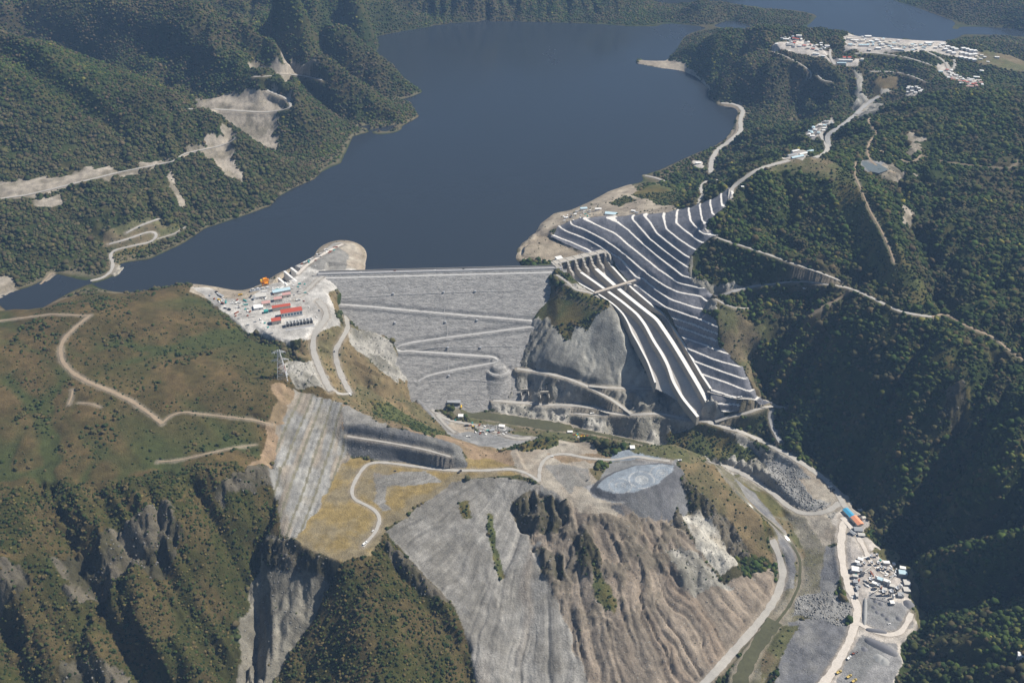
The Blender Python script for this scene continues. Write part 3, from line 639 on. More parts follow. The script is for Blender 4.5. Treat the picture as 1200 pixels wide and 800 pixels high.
# ---------------------------------------------------------------- roads: (object name, colour key, width, photo line)
ROADS = [
 ('dirt_track','tan',5,[(-40,380),(0,376),(30,372),(60,368),(104,370)]),
 ('dirt_track','tan',9,[(106,369),(90,382),(76,395),(70,408),(73,424),(85,437),(105,448),(130,458),(155,470),(175,484),(190,496)]),
 ('dirt_track','tan',4,[(190,496),(200,486),(215,482),(235,485),(265,488),(300,492),(318,497)]),
 ('dirt_track','tan',3,[(185,541),(210,539),(240,532),(270,525),(300,521)]),
 ('dirt_track','tan',4,[(85,457),(84,466),(80,474)]),('dirt_track','tan',3,[(92,472),(105,472),(118,477)]),
 ('reservoir_road','pale',9,[(-40,240),(0,233),(30,229),(60,222),(100,212),(140,202),(180,194),(205,189),(214,181),(235,176),(255,172),(271,167),(276,161)]),
 ('shore_track','pale',8,[(106,329),(120,326),(131,318),(133,308),(128,298),(134,293),(160,287),(176,284),(184,278),(183,271),(172,272),(150,280),(128,286)]),
 ('shore_track','pale',4,[(184,280),(205,274),(217,266)]),('shore_track','pale',8,[(148,273),(165,264),(187,256)]),
 ('quarry_road','pale',9,[(220,128),(250,128),(280,130),(310,132),(333,129),(343,125),(337,116),(325,111),(313,106)]),
 ('quarry_road','pale',7,[(297,90),(310,90),(335,87),(355,89),(378,94)]),('quarry_road','pale',7,[(345,87),(343,81),(335,74)]),
 ('shore_track','tan',7,[(32,343),(48,333),(60,320)]),
 ('shore_road','pale',14,[(833,203),(833,190),(840,176),(855,166),(869,154),(867,141),(872,129),(862,122),(845,121)]),
 ('shore_track','pale',8,[(756,206),(767,208),(780,213)]),
 ('access_road','pale',11,[(856,233),(856,222),(868,212),(885,200),(905,193),(925,188)]),
 ('access_road','pale',8,[(856,222),(846,214),(838,209),(826,213),(820,219),(824,229),(816,240)]),
 ('access_road','pale',11,[(955,185),(967,180),(971,173),(965,164),(960,156),(975,141)]),
 ('access_road','gravel',12,[(968,179),(972,170),(968,160),(976,154),(990,145),(1003,134),(1010,131)]),
 ('access_road','gravel',12,[(1003,134),(1016,122),(1030,113)]),
 ('town_road','pale',8,[(1002,63),(1020,62),(1040,64),(1060,67),(1078,72),(1093,77)]),('town_road','pale',8,[(1086,61),(1100,67),(1109,74),(1112,84),(1125,92),(1140,100)]),('town_road','pale',8,[(1118,70),(1120,78),(1114,84)]),('town_road','pale',5,[(903,60),(920,66),(938,75),(948,82),(953,90),(946,94)]),('town_road','pale',5,[(958,88),(964,95),(975,96)]),('town_road','pale',8,[(973,58),(972,66),(978,76)]),('town_road','pale',7,[(1020,84),(1040,84),(1060,86),(1075,92),(1085,96)]),
 ('ridge_track','tan',6,[(1019,137),(1017,143),(1029,156),(1020,165),(1016,175),(1019,188),(1030,196),(1050,203)]),
 ('ridge_track','tan',6,[(1022,173),(1040,180),(1062,190),(1075,188),(1079,181)]),
 ('ridge_track','brown',5,[(1080,182),(1110,190),(1150,195),(1185,198),(1194,188)]),
 ('ridge_track','tan',4,[(1003,190),(1001,204),(1009,222),(1020,248),(1033,270),(1043,292),(1048,308)]),
 ('hill_road','pale',7,[(823,262),(832,275),(850,282),(870,288),(900,298),(930,309),(960,319),(985,329)]),
 ('hill_road','gravel',11,[(840,348),(860,341),(885,335),(905,333)]),
 ('hill_road','pale',9,[(905,333),(925,330),(945,330),(970,333),(990,336),(1005,341),(1020,348),(1040,358),(1055,365),(1075,369),(1092,371)]),
 ('hill_road','tan',6,[(1092,371),(1108,367),(1125,378),(1145,387),(1165,395),(1180,408),(1200,422),(1240,445)]),
 ('hill_track','pale',4,[(838,350),(850,357),(862,361),(878,361)]),
 ('hill_track','brown',4,[(995,340),(985,348),(965,360),(945,371)]),
 ('cut_bench','pale',4,[(407,511),(440,516),(470,521),(500,527),(528,535)]),
 ('portal_road','pale',8,[(606,432),(622,434),(640,437),(665,443),(690,453),(705,461),(720,470),(740,485)]),
 ('portal_road','pale',7,[(690,452),(710,454),(740,455),(766,456)]),
 ('bank_road','pale',9,[(578,469),(600,471),(640,474),(675,475),(700,478),(715,484),(740,486),(770,484),(800,490),(830,494)]),
 ('bank_road','pale',7,[(672,484),(690,486),(712,486)]),
 ('haul_road','pale',12,[(830,494),(850,500),(870,506),(900,520),(925,533),(950,549),(972,565),(983,580),(990,594),(1000,602)]),
 ('haul_road','pale',8,[(838,494),(855,488),(875,484),(890,478),(908,475),(920,478)]),
 ('haul_road','pale',8,[(829,458),(845,462),(862,466),(885,467),(905,471),(910,477)]),
 ('haul_road','gravel',10,[(905,478),(902,490),(908,505),(915,518)]),
 ('river_road','pale',11,[(830,541),(845,545),(865,552),(885,563),(905,577),(922,592),(937,601),(955,602),(972,598),(984,589)]),
 ('yard_road','yard',13,[(1000,602),(988,612),(985,640),(988,665),(996,692),(1006,712),(1002,730),(995,752),(984,772),(972,792),(955,812)]),
 ('yard_road','yard',9,[(986,606),(1000,620),(1012,640),(1022,662),(1040,672)]),
 ('yard_road','yard',9,[(1006,730),(1022,738),(1040,744),(1055,742),(1064,728),(1068,718)]),
 ('foot_road','pale',13,[(905,632),(913,650),(918,672),(912,695),(900,715),(882,738),(862,760),(842,783),(820,806)]),
 ('river_water','river',5,[(862,575),(885,597),(905,613),(925,632),(938,655),(937,685),(925,710),(905,735)]),
 ('bench_road','pale',8,[(425,640),(440,624),(446,608),(440,597),(426,590),(413,584),(412,572),(420,556),(430,543),(445,541),(470,544),(500,548),(530,551),(570,551),(600,549),(618,554),(632,564)]),
 ('bench_road','pale',8,[(632,564),(632,550),(636,540),(645,533),(662,531),(690,537),(720,539),(745,534),(765,538),(785,540)]),
 ('exit_road','pale',12,[(372,352),(382,362),(383,373),(374,383),(367,395),(367,412),(374,430),(382,448),(388,458)]),
 ('exit_road','pale',11,[(396,365),(407,374),(408,385),(400,398),(392,412),(396,430),(403,447),(411,461)]),
 ('exit_road','pale',9,[(410,461),(400,462),(392,460),(385,452)]),
 ('toe_road','pale',8,[(489,458),(496,470),(506,480),(520,490),(540,495),(560,499)]),('toe_road','pale',6,[(512,486),(522,498),(533,507)]),
 ('toe_road','pale',7,[(562,500),(585,508),(605,514),(622,513)]),
 ('river_water','river',30,[(540,482),(570,487),(600,492),(640,498),(672,502)]),
 ('river_water','river',10,[(672,502),(700,508),(730,514),(760,521)]),
 ('river_water','river',24,[(908,727),(900,738),(889,754),(877,774),(866,800),(856,835)]),
 ('crest_road','pale',9,[(345,352),(358,342),(370,330),(380,322)]),('knoll_road','yard',8,[(348,322),(360,310),(375,300),(392,290),(402,286)]),
 ('knob_road','pale',6,[(652,322),(664,329),(674,340),(690,342),(705,350),(714,352)]),
]
def roadline(pp):
    a = np.array(pp, float); D = densify(np.c_[a, np.zeros(len(a))], 3.0)[:, :2]
    for _ in range(3): D[1:-1] = (D[:-2] + 2 * D[1:-1] + D[2:]) / 4
    x, y, z = cast(xs, ys, H, D[:, 0], D[:, 1])
    # a click may fall on a crown behind: reject jumps
    for _ in range(12): z[1:-1] = (z[:-2] + 2 * z[1:-1] + z[2:]) / 4
    x, y = unp(D[:, 0], D[:, 1], z)
    W = densify(np.stack([x, y, z], 1), 5.0)
    for _ in range(6): W[1:-1] = (W[:-2] + 2 * W[1:-1] + W[2:]) / 4
    return W
rlines = []
bd = np.full(H.shape, 1e9, np.float32); bz = np.zeros(H.shape, np.float32)
for nm, col, w, pp in ROADS:
    if col in ('tan', 'brown') or nm in ('hill_road', 'reservoir_road', 'bench_road', 'dirt_track'): w = w * .8
    W = roadline(pp); rlines.append((nm, col, w, W))
    for a, b in zip(W[:-1], W[1:]):
        m = w / 2 + 16
        i0, i1 = np.searchsorted(xs, (min(a[0], b[0]) - m, max(a[0], b[0]) + m)); j0, j1 = np.searchsorted(ys, (min(a[1], b[1]) - m, max(a[1], b[1]) + m))
        if i1 <= i0 or j1 <= j0: continue
        X = GX[j0:j1, i0:i1]; Y = GY[j0:j1, i0:i1]; L2 = ((b - a)[:2] ** 2).sum() + 1e-9
        t = np.clip(((X - a[0]) * (b[0] - a[0]) + (Y - a[1]) * (b[1] - a[1])) / L2, 0, 1)
        d = np.hypot(X - a[0] - t * (b[0] - a[0]), Y - a[1] - t * (b[1] - a[1])) - w / 2; zz = a[2] + t * (b[2] - a[2])
        o = bd[j0:j1, i0:i1]; mk = d < o; o[mk] = d[mk]; bz[j0:j1, i0:i1][mk] = zz[mk]
cell = np.maximum(DX, np.maximum(np.gradient(xs)[None, :], np.gradient(ys)[:, None]) * 0.9)
wr = 1 - sstep(cell * 0.9, cell * 0.9 + 9, bd)
H = np.where(bd < 100, H + (bz - 0.25 - H) * wr, H)
RD = bd

SP_ = polyw([(436,112),(434,150),(470,143),(489,133),(480,118)], 6); m = inpoly(SP_, GX, GY); H = np.where(m, np.maximum(H, 4 + 1.5 * fine), H)
# ---------------------------------------------------------------- dam body and chute are cut out of the hills
FA = np.array(unp(378, 322, 25)); FB = np.array(unp(657, 315, 25)); dv = (FB - FA); DL = np.hypot(*dv); dv /= DL; dn = np.array([dv[1], -dv[0]])   # dn points downstream
if dn[1] > 0: dn = -dn
tx, ty = unp(545, 476, -168); DRUN = (tx - FA[0]) * dn[0] + (ty - FA[1]) * dn[1]; DSL = (25 + 168) / DRUN
print('dam length', DL, 'run', DRUN, 'slope', DSL)
def zdam(x, y):
    s = (x - FA[0]) * dn[0] + (y - FA[1]) * dn[1]; return np.interp(s, [-50, -1, 5, 11, DRUN, DRUN + 100], [25, 25, 20, 20, -168, -168 - DSL * 100]), s, (x - FA[0]) * dv[0] + (y - FA[1]) * dv[1]
zd, sd, ud = zdam(GX, GY)
near = (ud > -10) & (ud < DL + 12) & (sd > -60) & (sd < DRUN + 12)
under = near & (H < zd + 1.5) & (sd > -2)
H = np.where(under, np.minimum(H, zd - 4), H)
H = np.where(near & (sd <= -2) & (ud > 4) & (ud < DL - 2), np.minimum(H, 15), H)
CH3 = [(727,340,15),(747,356,8),(770,374,-8),(787,399,-32),(800,420,-50),(819,452,-78)]
WALLS = [[(704,346,15),(720,357,8),(730,367,0),(736,377,-10),(741,390,-24),(747,400,-34),(760,425,-60),(768,448,-82)],
 [(715,343,15),(730,354,9),(747,368,-3),(756,380,-15),(766,399,-33),(775,413,-45),(783,428,-60),(789,447,-78),(800,466,-98),(818,488,-116)],
 CH3 + [(832,476,-108)],
 [(740,337,15),(760,354,7),(780,370,-7),(792,388,-26),(800,400,-36),(821,437,-66),(833,455,-80)]]
WW = [densify(line_w(w), 8) for w in WALLS]
hd = line_w([(652,309,27),(712,295,27)])
GA, GB = hd[0], hd[1]; gv = (GB - GA)[:2]; GL = np.hypot(*gv); gv /= GL; gn = np.array([gv[1], -gv[0]]); gn = -gn if gn[1] > 0 else gn
us = np.linspace(9, GL - 8, 7)
for i_ in range(4):
    p_ = GA[:2] + gv * us[i_ * 2] + gn * 33; WW[i_] = np.concatenate([densify(np.array([[*p_, 9.0], WW[i_][0]]), 8)[:-1], WW[i_]])
fl = []
for w in WW: f = w[:, :3].copy(); f[:, 2] -= 17; fl.append(f)
print('gates length', GL)
fl.append(np.array([[*(GA[:2] + gv * u + gn * s), z] for u in np.linspace(0, GL, 12) for s, z in ((-12, -3), (10, -4), (34, -7), (60, -9))]))
FLR = RBF(np.concatenate(fl), 0.5)
chp = np.concatenate([[GA[:2] - gn * 14, GA[:2] + gn * 40], WW[0][:, :2], WW[1][-8:, :2], WW[2][-3:, :2], WW[3][::-1][:, :2], [GB[:2] + gn * 40, GB[:2] - gn * 14]])
i0, i1 = np.searchsorted(xs, (chp[:, 0].min() - 5, chp[:, 0].max() + 5)); j0, j1 = np.searchsorted(ys, (chp[:, 1].min() - 5, chp[:, 1].max() + 5)); sl = (slice(j0, j1), slice(i0, i1))
inch = inpoly(chp, GX[sl], GY[sl]); H[sl] = np.where(inch, np.minimum(H[sl], FLR(GX[sl], GY[sl]) - 2.5), H[sl])
Hs = up(blur(base, 0)); Hcut = blur(Hs, 2)
core = blur(incutf.astype(float), 2) > 0.93
H = np.where(core & (RD > 0), Hcut - 15, H)

SLOT = polyw([(321,335),(326,325),(342,313),(354,323),(345,330),(336,336)], 10)
m = inpoly(SLOT, GX, GY); H = np.where(m, -9.0, H)
# ---------------------------------------------------------------- albedo of every ground point
A0 = np.array([KINDS[k][0] for k in KN]); A1 = np.array([KINDS[k][1] for k in KN])
mx = sstep(-0.25, 0.35, fbm(GX, GY, 42, 4, 51))[..., None]
ALB = A0[K] * (1 - mx) + A1[K] * mx
var = 1 + 0.22 * fbm(GX, GY, 9, 2, 61) + 0.12 * fbm(GX, GY, 160, 2, 62)
ALB *= var[..., None]
# green streaks and bushy hollows on the dry hill
dg = (K == KN.index('drygrass')); wet = up(blur(carve, 1)); wet = sstep(1.5, 6, wet) * dg
gp = sstep(0.15, 0.5, fbm(GX, GY, 110, 4, 77)) * dg * 0.28
g = np.clip(wet + gp, 0, 1)[..., None]; ALB = ALB * (1 - g) + np.array([.052, .060, .020]) * g
fr = (K == KN.index('forest')); g = (sstep(0.0, 0.5, fbm(GX, GY, 300, 3, 78)) * fr * 0.6)[..., None]; ALB = ALB * (1 - g) + np.array([.085, .065, .038]) * g
# strata of the rock cut
st = (K == KN.index('strata'))
sx, sy = unp(330, 620, -40); ex, ey = unp(385, 462, 5); q = np.array([ex - sx, ey - sy]); q /= np.hypot(*q); cr = (GX - sx) * q[1] - (GY - sy) * q[0]
band = vnoise(cr / 9 + 0.3 * fine, (GX * q[0] + GY * q[1]) / 160, 91); b2 = vnoise(cr / 4, (GX * q[0] + GY * q[1]) / 60, 92)
m = np.clip(1 + 0.2 * band + 0.16 * b2 + .22 * fbm(GX, GY, 16, 3, 94), 0.4, 1.5)[..., None]; tint = sstep(0.2, 0.6, vnoise(cr / 13, (GX * q[0] + GY * q[1]) / 60, 93))[..., None]
sc = (ALB * m) * (1 - tint) + np.array([.235, .205, .165]) * m * tint
ln = (np.abs(((cr / 21) % 1) - 0.5) < 0.09)[..., None]; sc = np.where(ln, np.array([.15, .14, .10]), sc)
ALB = np.where(st[..., None], sc, ALB)
H -= np.where(st & (RD > 8), 1.6 * (((cr / 21) % 1) - 0.5), 0)
# streaks along the rills
stk = vnoise((th + wq) * 90, rad / 300, 95) * 0.5 + vnoise((th + wq) * 30, rad / 400, 96) * 0.5
stk = stk + .6 * vnoise((th + wq * .4) * 260, rad / 120, 99)
f = 1 + 0.28 * stk * np.clip(sb + sg, 0, 1); ALB *= f[..., None]
tn = (sstep(0.1, 0.7, vnoise((th + wq) * 16, rad / 300, 97)) * np.clip(sb + sg * 0.5, 0, 1) * 0.5)[..., None]; ALB = ALB * (1 - tn) + np.array([.25, .195, .145]) * tn
o3 = (oc * .75)[..., None]; ALB = ALB * (1 - o3) + np.array([.125, .108, .080]) * o3
# rings sprayed on the platform
pk = K == KN.index('platform')
for (px, py, r0, bright) in ((727, 569, 20, .34), (752, 562, 23, .45), (776, 554, 21, .36)):
    X0, Y0 = unp(px, py, -40); dd = np.hypot(GX - X0, GY - Y0)
    for r in (3, r0 * 0.45, r0): 
        ring = (pk & (np.abs(dd - r - .8 * fine) < (2.4 if r == 3 else 1.2)) & (fine + var > .75))[..., None]; ALB = np.where(ring, ALB * 0.35 + np.array([bright, bright, bright * .98]) * 0.65, ALB)
    if px == 752: blob = (pk & (dd < 13) & (fine > -0.4))[..., None]; ALB = np.where(blob, ALB * .6 + .4 * np.array([.42, .43, .42]), ALB)
# pale verge of the roads
vg = ((1 - sstep(0, 7, RD + 3 * fine)) * 0.6 * (GX > -2000))[..., None]; vg = np.where((K == KN.index('platform'))[..., None], 0, vg); ALB = ALB * (1 - vg) + np.array([.27, .23, .18]) * vg
# bare band at the water line
bb = (sstep(0, 1.5, H) * (1 - sstep(3.0, 7, H)) * (GY > 1900) * (GY < 3300) * 0.55)[..., None]; ALB = ALB * (1 - bb) + np.array([.20, .165, .115]) * bb
ALB *= (1 + .10 * np.clip(GUL / 4, -1, 1.2) * np.where(np.isin(K, [KN.index('forest'), KN.index('scrub'), KN.index('drygrass')]), 0, 1))[..., None]
ALB = np.clip(ALB, 0.01, 0.8)

# ---------------------------------------------------------------- node materials
def mat(name, col=(.3, .3, .3), rough=0.85, spec=0.3, metal=0.0, emit=None):
    m = bpy.data.materials.get(name)
    if m: return m
    m = bpy.data.materials.new(name); m.use_nodes = True; b = m.node_tree.nodes['Principled BSDF']
    b.inputs['Roughness'].default_value = rough; b.inputs['Metallic'].default_value = metal; b.inputs['Specular IOR Level'].default_value = spec
    b.inputs['Base Color'].default_value = (*col, 1)
    return m
def noisy(name, col, var=0.25, scale=0.1, rough=0.9, attr=None, bump=0.0, bscale=0.3, spec=0.2, scale2=None, stretch=None):
    m = bpy.data.materials.get(name)
    if m: return m
    m = mat(name, col, rough, spec); nt = m.node_tree; N = nt.nodes; Lk = nt.links; b = N['Principled BSDF']
    geo = N.new('ShaderNodeNewGeometry'); src = geo.outputs['Position']
    if stretch:
        mp = N.new('ShaderNodeMapping'); mp.inputs['Scale'].default_value = stretch; Lk.new(src, mp.inputs['Vector']); src = mp.outputs[0]
    def nz(sc, det):
        n = N.new('ShaderNodeTexNoise'); n.inputs['Scale'].default_value = sc; n.inputs['Detail'].default_value = det; n.inputs['Roughness'].default_value = 0.65; Lk.new(src, n.inputs['Vector']); return n.outputs['Fac']
    n1 = nz(scale, 5); n2 = nz(scale2 or scale * 6, 3)
    ad = N.new('ShaderNodeMath'); ad.operation = 'ADD'; Lk.new(n1, ad.inputs[0]); Lk.new(n2, ad.inputs[1])
    mr = N.new('ShaderNodeMapRange'); mr.inputs['From Min'].default_value = 0.65; mr.inputs['From Max'].default_value = 1.35; mr.inputs['To Min'].default_value = 1 - var; mr.inputs['To Max'].default_value = 1 + var; Lk.new(ad.outputs[0], mr.inputs['Value'])
    mul = N.new('ShaderNodeVectorMath'); mul.operation = 'SCALE'; Lk.new(mr.outputs[0], mul.inputs['Scale'])
    if attr: a = N.new('ShaderNodeAttribute'); a.attribute_name = attr; Lk.new(a.outputs['Color'], mul.inputs[0])
    else: mul.inputs[0].default_value = col
    Lk.new(mul.outputs[0], b.inputs['Base Color'])
    if bump:
        bp = N.new('ShaderNodeBump'); bp.inputs['Strength'].default_value = 1.0; bp.inputs['Distance'].default_value = bump; Lk.new(nz(bscale, 4), bp.inputs['Height']); Lk.new(bp.outputs[0], b.inputs['Normal'])
    return m

def link(o, parent=None):
    C.objects.link(o)
    if parent: o.parent = parent
    return o
def grid_mesh(name, gx, gy, Z, mask=None, colors=None, material=None, mats=None, midx=None, smooth=True, XY=None):
    nx, ny = len(gx), len(gy); X, Y = np.meshgrid(gx, gy) if XY is None else XY
    idx = np.arange(nx * ny).reshape(ny, nx)
    q = np.stack([idx[:-1, :-1], idx[:-1, 1:], idx[1:, 1:], idx[1:, :-1]], -1).reshape(-1, 4)
    co = np.stack([X.ravel(), Y.ravel(), Z.ravel()], 1)
    mi = None if midx is None else midx.reshape(-1)
    if mask is not None:
        mk = mask.reshape(-1); q = q[mk]; mi = None if mi is None else mi[mk]
        used = np.unique(q); rm = np.zeros(nx * ny, np.int64); rm[used] = np.arange(len(used)); q = rm[q]; co = co[used]
        if colors is not None: colors = colors.reshape(-1, 3)[used]
    me = bpy.data.meshes.new(name); me.vertices.add(len(co)); me.vertices.foreach_set('co', co.astype(np.float32).ravel())
    me.loops.add(len(q) * 4); me.loops.foreach_set('vertex_index', q.astype(np.int32).ravel()); me.polygons.add(len(q)); me.polygons.foreach_set('loop_start', np.arange(0, len(q) * 4, 4, dtype=np.int32))
    me.update(calc_edges=True)
    if smooth: me.polygons.foreach_set('use_smooth', np.ones(len(q), bool))
    if colors is not None:
        at = me.color_attributes.new('alb', 'FLOAT_COLOR', 'POINT'); c4 = np.ones((len(co), 4), np.float32); c4[:, :3] = colors.reshape(-1, 3); at.data.foreach_set('color', c4.ravel())
    for mm in (mats or [material]): me.materials.append(mm)
    if mi is not None: me.polygons.foreach_set('material_index', mi.astype(np.int32))
    o = bpy.data.objects.new(name, me); return o
def tag(o, label=None, cat=None, group=None, kind=None):
    if label: o['label'] = label
    if cat: o['category'] = cat
    if group: o['group'] = group
    if kind: o['kind'] = kind
    return o

M_ground = noisy('ground', (.2, .2, .2), 0.42, 0.06, 0.95, 'alb', 1.7, 0.3, 0.1, 0.5)
terrain = link(grid_mesh('terrain', xs, ys, H, None, ALB, M_ground)); terrain['kind'] = 'structure'
def hz(x, y): return bil(xs, ys, H, np.asarray(x, float), np.asarray(y, float))
def P(px, py):
    x, y, z = cast(xs, ys, H, px, py); return float(x[0]), float(y[0]), float(z[0])

# lake, upstream of the dam only
LK = np.array([*[tuple(unp(px, py, 0)) for px, py in ((-700,385),(-150,369),(0,365),(100,362),(190,347),(225,341),(262,353),(300,347),(318,344),(338,342),(360,326),(376,318))],
   tuple(FA - dn * 8), tuple(FB - dn * 8), *[tuple(unp(px, py, 0)) for px, py in ((610,308),(625,292),(640,275),(672,256),(715,243),(745,233),(800,220),(870,182),(910,140),(900,120))],
   (700, 3150), (1400, 3150), (3600, 3300), (3600, 6900), (-3500, 6900), (-3500, 1985), (-1900, 1900)])
me = bpy.data.meshes.new('lake_water'); me.from_pydata([(x, y, 0) for x, y in LK], [], [list(range(len(LK)))]); 
m = mat('lake_water', (.024, .029, .035), 0.13, 0.45); nt = m.node_tree; b = nt.nodes['Principled BSDF']; b.inputs['IOR'].default_value = 1.33
g_ = nt.nodes.new('ShaderNodeNewGeometry'); n_ = nt.nodes.new('ShaderNodeTexNoise'); n_.inputs['Scale'].default_value = 0.06; n_.inputs['Detail'].default_value = 6; n_.inputs['Roughness'].default_value = 0.7
n2_ = nt.nodes.new('ShaderNodeTexNoise'); n2_.inputs['Scale'].default_value = 0.0022; n2_.inputs['Detail'].default_value = 6; n2_.inputs['Roughness'].default_value = .62
mp = nt.nodes.new('ShaderNodeMapping'); mp.inputs['Scale'].default_value = (1, 0.35, 1); nt.links.new(g_.outputs['Position'], mp.inputs[0]); nt.links.new(mp.outputs[0], n2_.inputs['Vector'])
nt.links.new(g_.outputs['Position'], n_.inputs['Vector']); bp = nt.nodes.new('ShaderNodeBump'); bp.inputs['Strength'].default_value = 0.5; bp.inputs['Distance'].default_value = 0.6; nt.links.new(n_.outputs['Fac'], bp.inputs['Height']); nt.links.new(bp.outputs[0], b.inputs['Normal'])
mr = nt.nodes.new('ShaderNodeMapRange'); mr.inputs['From Min'].default_value = .35; mr.inputs['From Max'].default_value = .65; mr.inputs['To Min'].default_value = .05; mr.inputs['To Max'].default_value = .30; nt.links.new(n2_.outputs['Fac'], mr.inputs[0]); nt.links.new(mr.outputs[0], b.inputs['Roughness'])
me.materials.append(m); lake = link(bpy.data.objects.new('lake_water', me)); lake['kind'] = 'structure'

# river ribbons and pond
def ribbon(name, W, w, material, lift=0.35, label=None):
    W = np.asarray(W); T = np.gradient(W[:, :2], axis=0); T /= np.hypot(T[:, 0], T[:, 1])[:, None] + 1e-9; Nn = np.stack([-T[:, 1], T[:, 0]], 1)
    wv = np.broadcast_to(np.asarray(w, float), (len(W),))
    wob = wv / 2 * (1 + 0.22 * vnoise(W[:, 0] / 9, W[:, 1] / 9, 5))
    cs = [-1, -0.5, 0, 0.5, 1]; V = []
    for c in cs: V.append(np.c_[W[:, :2] + Nn * (c * wob)[:, None], W[:, 2] + lift - 0.05 * abs(c)])
    V = np.concatenate(V); n = len(W); F = []
    for k in range(4):
        for i in range(n - 1): F.append((k * n + i, k * n + i + 1, (k + 1) * n + i + 1, (k + 1) * n + i))
    a, b2_, c2 = V[F[0][0]], V[F[0][1]], V[F[0][2]]
    if np.cross(b2_ - a, c2 - b2_)[2] < 0: F = [f[::-1] for f in F]
    me = bpy.data.meshes.new(name); me.from_pydata(V.tolist(), [], F); me.materials.append(material); o = link(bpy.data.objects.new(name, me)); o['kind'] = 'structure'; return o
M_river = noisy('river_surface', (.085, .082, .040), 0.25, 0.03, 0.25, None, 0, .1, 0.5)
RC = {'tan': (.29,.225,.155), 'pale': (.37,.35,.315), 'gravel': (.30,.295,.285), 'brown': (.19,.145,.095), 'yard': (.55,.50,.44)}
for nm, col, w, W in rlines:
    if col == 'river':
        ribbon(nm, W, w, M_river, 0.1); continue
    farf = 0.35 if W[:, 1].mean() < 2400 else 0.9
    ribbon(nm, W, w, noisy('road_' + col, RC[col], 0.18, 0.12, 0.95), farf)

for nm, pp, z, mm in (('pond_water', POND, -160.2, noisy('pond_green', (.10, .095, .038), .1, .05, .3)), ('pond_water', POND2, 213.5, noisy('pond_grey', (.12, .14, .14), .1, .05, .3))):
    Pq = polyw(pp, z); me = bpy.data.meshes.new(nm); me.from_pydata([(a, c, z) for a, c in Pq], [], [list(range(len(Pq)))]); me.materials.append(mm); o = link(bpy.data.objects.new(nm, me)); o['kind'] = 'structure'
# ---------------------------------------------------------------- mesh collector
class MB:
    def __init__(s): s.v = []; s.f = []; s.m = []; s.mats = []
    def mi(s, m):
        if m not in s.mats: s.mats.append(m)
        return s.mats.index(m)
    def add(s, V, F, m):
        k = len(s.v); s.v += [tuple(map(float, p)) for p in V]; i = s.mi(m)
        for f in F: s.f.append([k + a for a in f]); s.m.append(i)
    def box(s, c, d, m, rz=0.0, taper=1.0):
        x, y, z = d[0] / 2, d[1] / 2, d[2]; co, si = math.cos(rz), math.sin(rz); V = []
        for zz, t in ((0, 1), (z, taper)):
            for a, b in ((-x, -y), (x, -y), (x, y), (-x, y)): V.append((c[0] + (a * co - b * si) * t, c[1] + (a * si + b * co) * t, c[2] + zz))
        s.add(V, [(3, 2, 1, 0), (4, 5, 6, 7), (0, 1, 5, 4), (1, 2, 6, 5), (2, 3, 7, 6), (3, 0, 4, 7)], m)
    def gable(s, c, d, h, m, rz=0.0, over=0.4):
        x, y = d[0] / 2 + over, d[1] / 2 + over; co, si = math.cos(rz), math.sin(rz)
        L = [(-x, -y, 0), (x, -y, 0), (x, y, 0), (-x, y, 0), (-x, 0, h), (x, 0, h)]; V = [(c[0] + a * co - b * si, c[1] + a * si + b * co, c[2] + q) for a, b, q in L]
        s.add(V, [(3, 2, 1, 0), (0, 1, 5, 4), (2, 3, 4, 5), (1, 2, 5), (3, 0, 4)], m)
    def cyl(s, a, b, r0, r1, m, n=8, caps=True):
        a = np.array(a, float); b = np.array(b, float); d = b - a; L = np.linalg.norm(d); d /= L
        u = np.cross(d, (0, 0, 1) if abs(d[2]) < .9 else (1, 0, 0)); u /= np.linalg.norm(u); w = np.cross(d, u); V = []
        for p, r in ((a, r0), (b, r1)):
            for k in range(n): t = 2 * math.pi * k / n; V.append(p + r * (math.cos(t) * u + math.sin(t) * w))
        F = [(k, n + k, n + (k + 1) % n, (k + 1) % n) for k in range(n)]
        if caps: F += [tuple(range(n)), tuple(range(2 * n - 1, n - 1, -1))]
        s.add(V, F, m)
    def bar(s, a, b, t, m): s.cyl(a, b, t, t, m, 4)
    def prism(s, prof, u0, u1, org, U, Sx, m):
        """profile (s, z) pushed along U from u0 to u1; Sx is the profile's horizontal axis"""
        n = len(prof); V = []
        for u in (u0, u1):
            for a, z in prof: V.append((org[0] + U[0] * u + Sx[0] * a, org[1] + U[1] * u + Sx[1] * a, z))
        F = [(k, (k + 1) % n, n + (k + 1) % n, n + k) for k in range(n)] + [tuple(range(n - 1, -1, -1)), tuple(range(n, 2 * n))]
        s.add(V, F, m)
    def build(s, name, parent=None, loc=None, smooth=False):
        me = bpy.data.meshes.new(name); o3 = np.array(loc if loc is not None else (0, 0, 0), float)
        me.from_pydata([tuple(np.array(p) - o3) for p in s.v], [], s.f)
        for m in s.mats: me.materials.append(m)
        me.polygons.foreach_set('material_index', s.m)
        if smooth: me.polygons.foreach_set('use_smooth', [True] * len(s.f))
        bm_fix(me); o = link(bpy.data.objects.new(name, me), parent)
        if loc is not None and parent is None: o.location = loc
        return o
import bmesh
def bm_fix(me):
    bm = bmesh.new(); bm.from_mesh(me); bmesh.ops.recalc_face_normals(bm, faces=bm.faces); bm.to_mesh(me); bm.free()
def thing(name, label, cat, loc=(0, 0, 0), rz=0.0, group=None):
    o = bpy.data.objects.new(name, None); C.objects.link(o); o.location = loc; o.rotation_euler = (0, 0, rz); o.empty_display_size = 5
    return tag(o, label, cat, group)

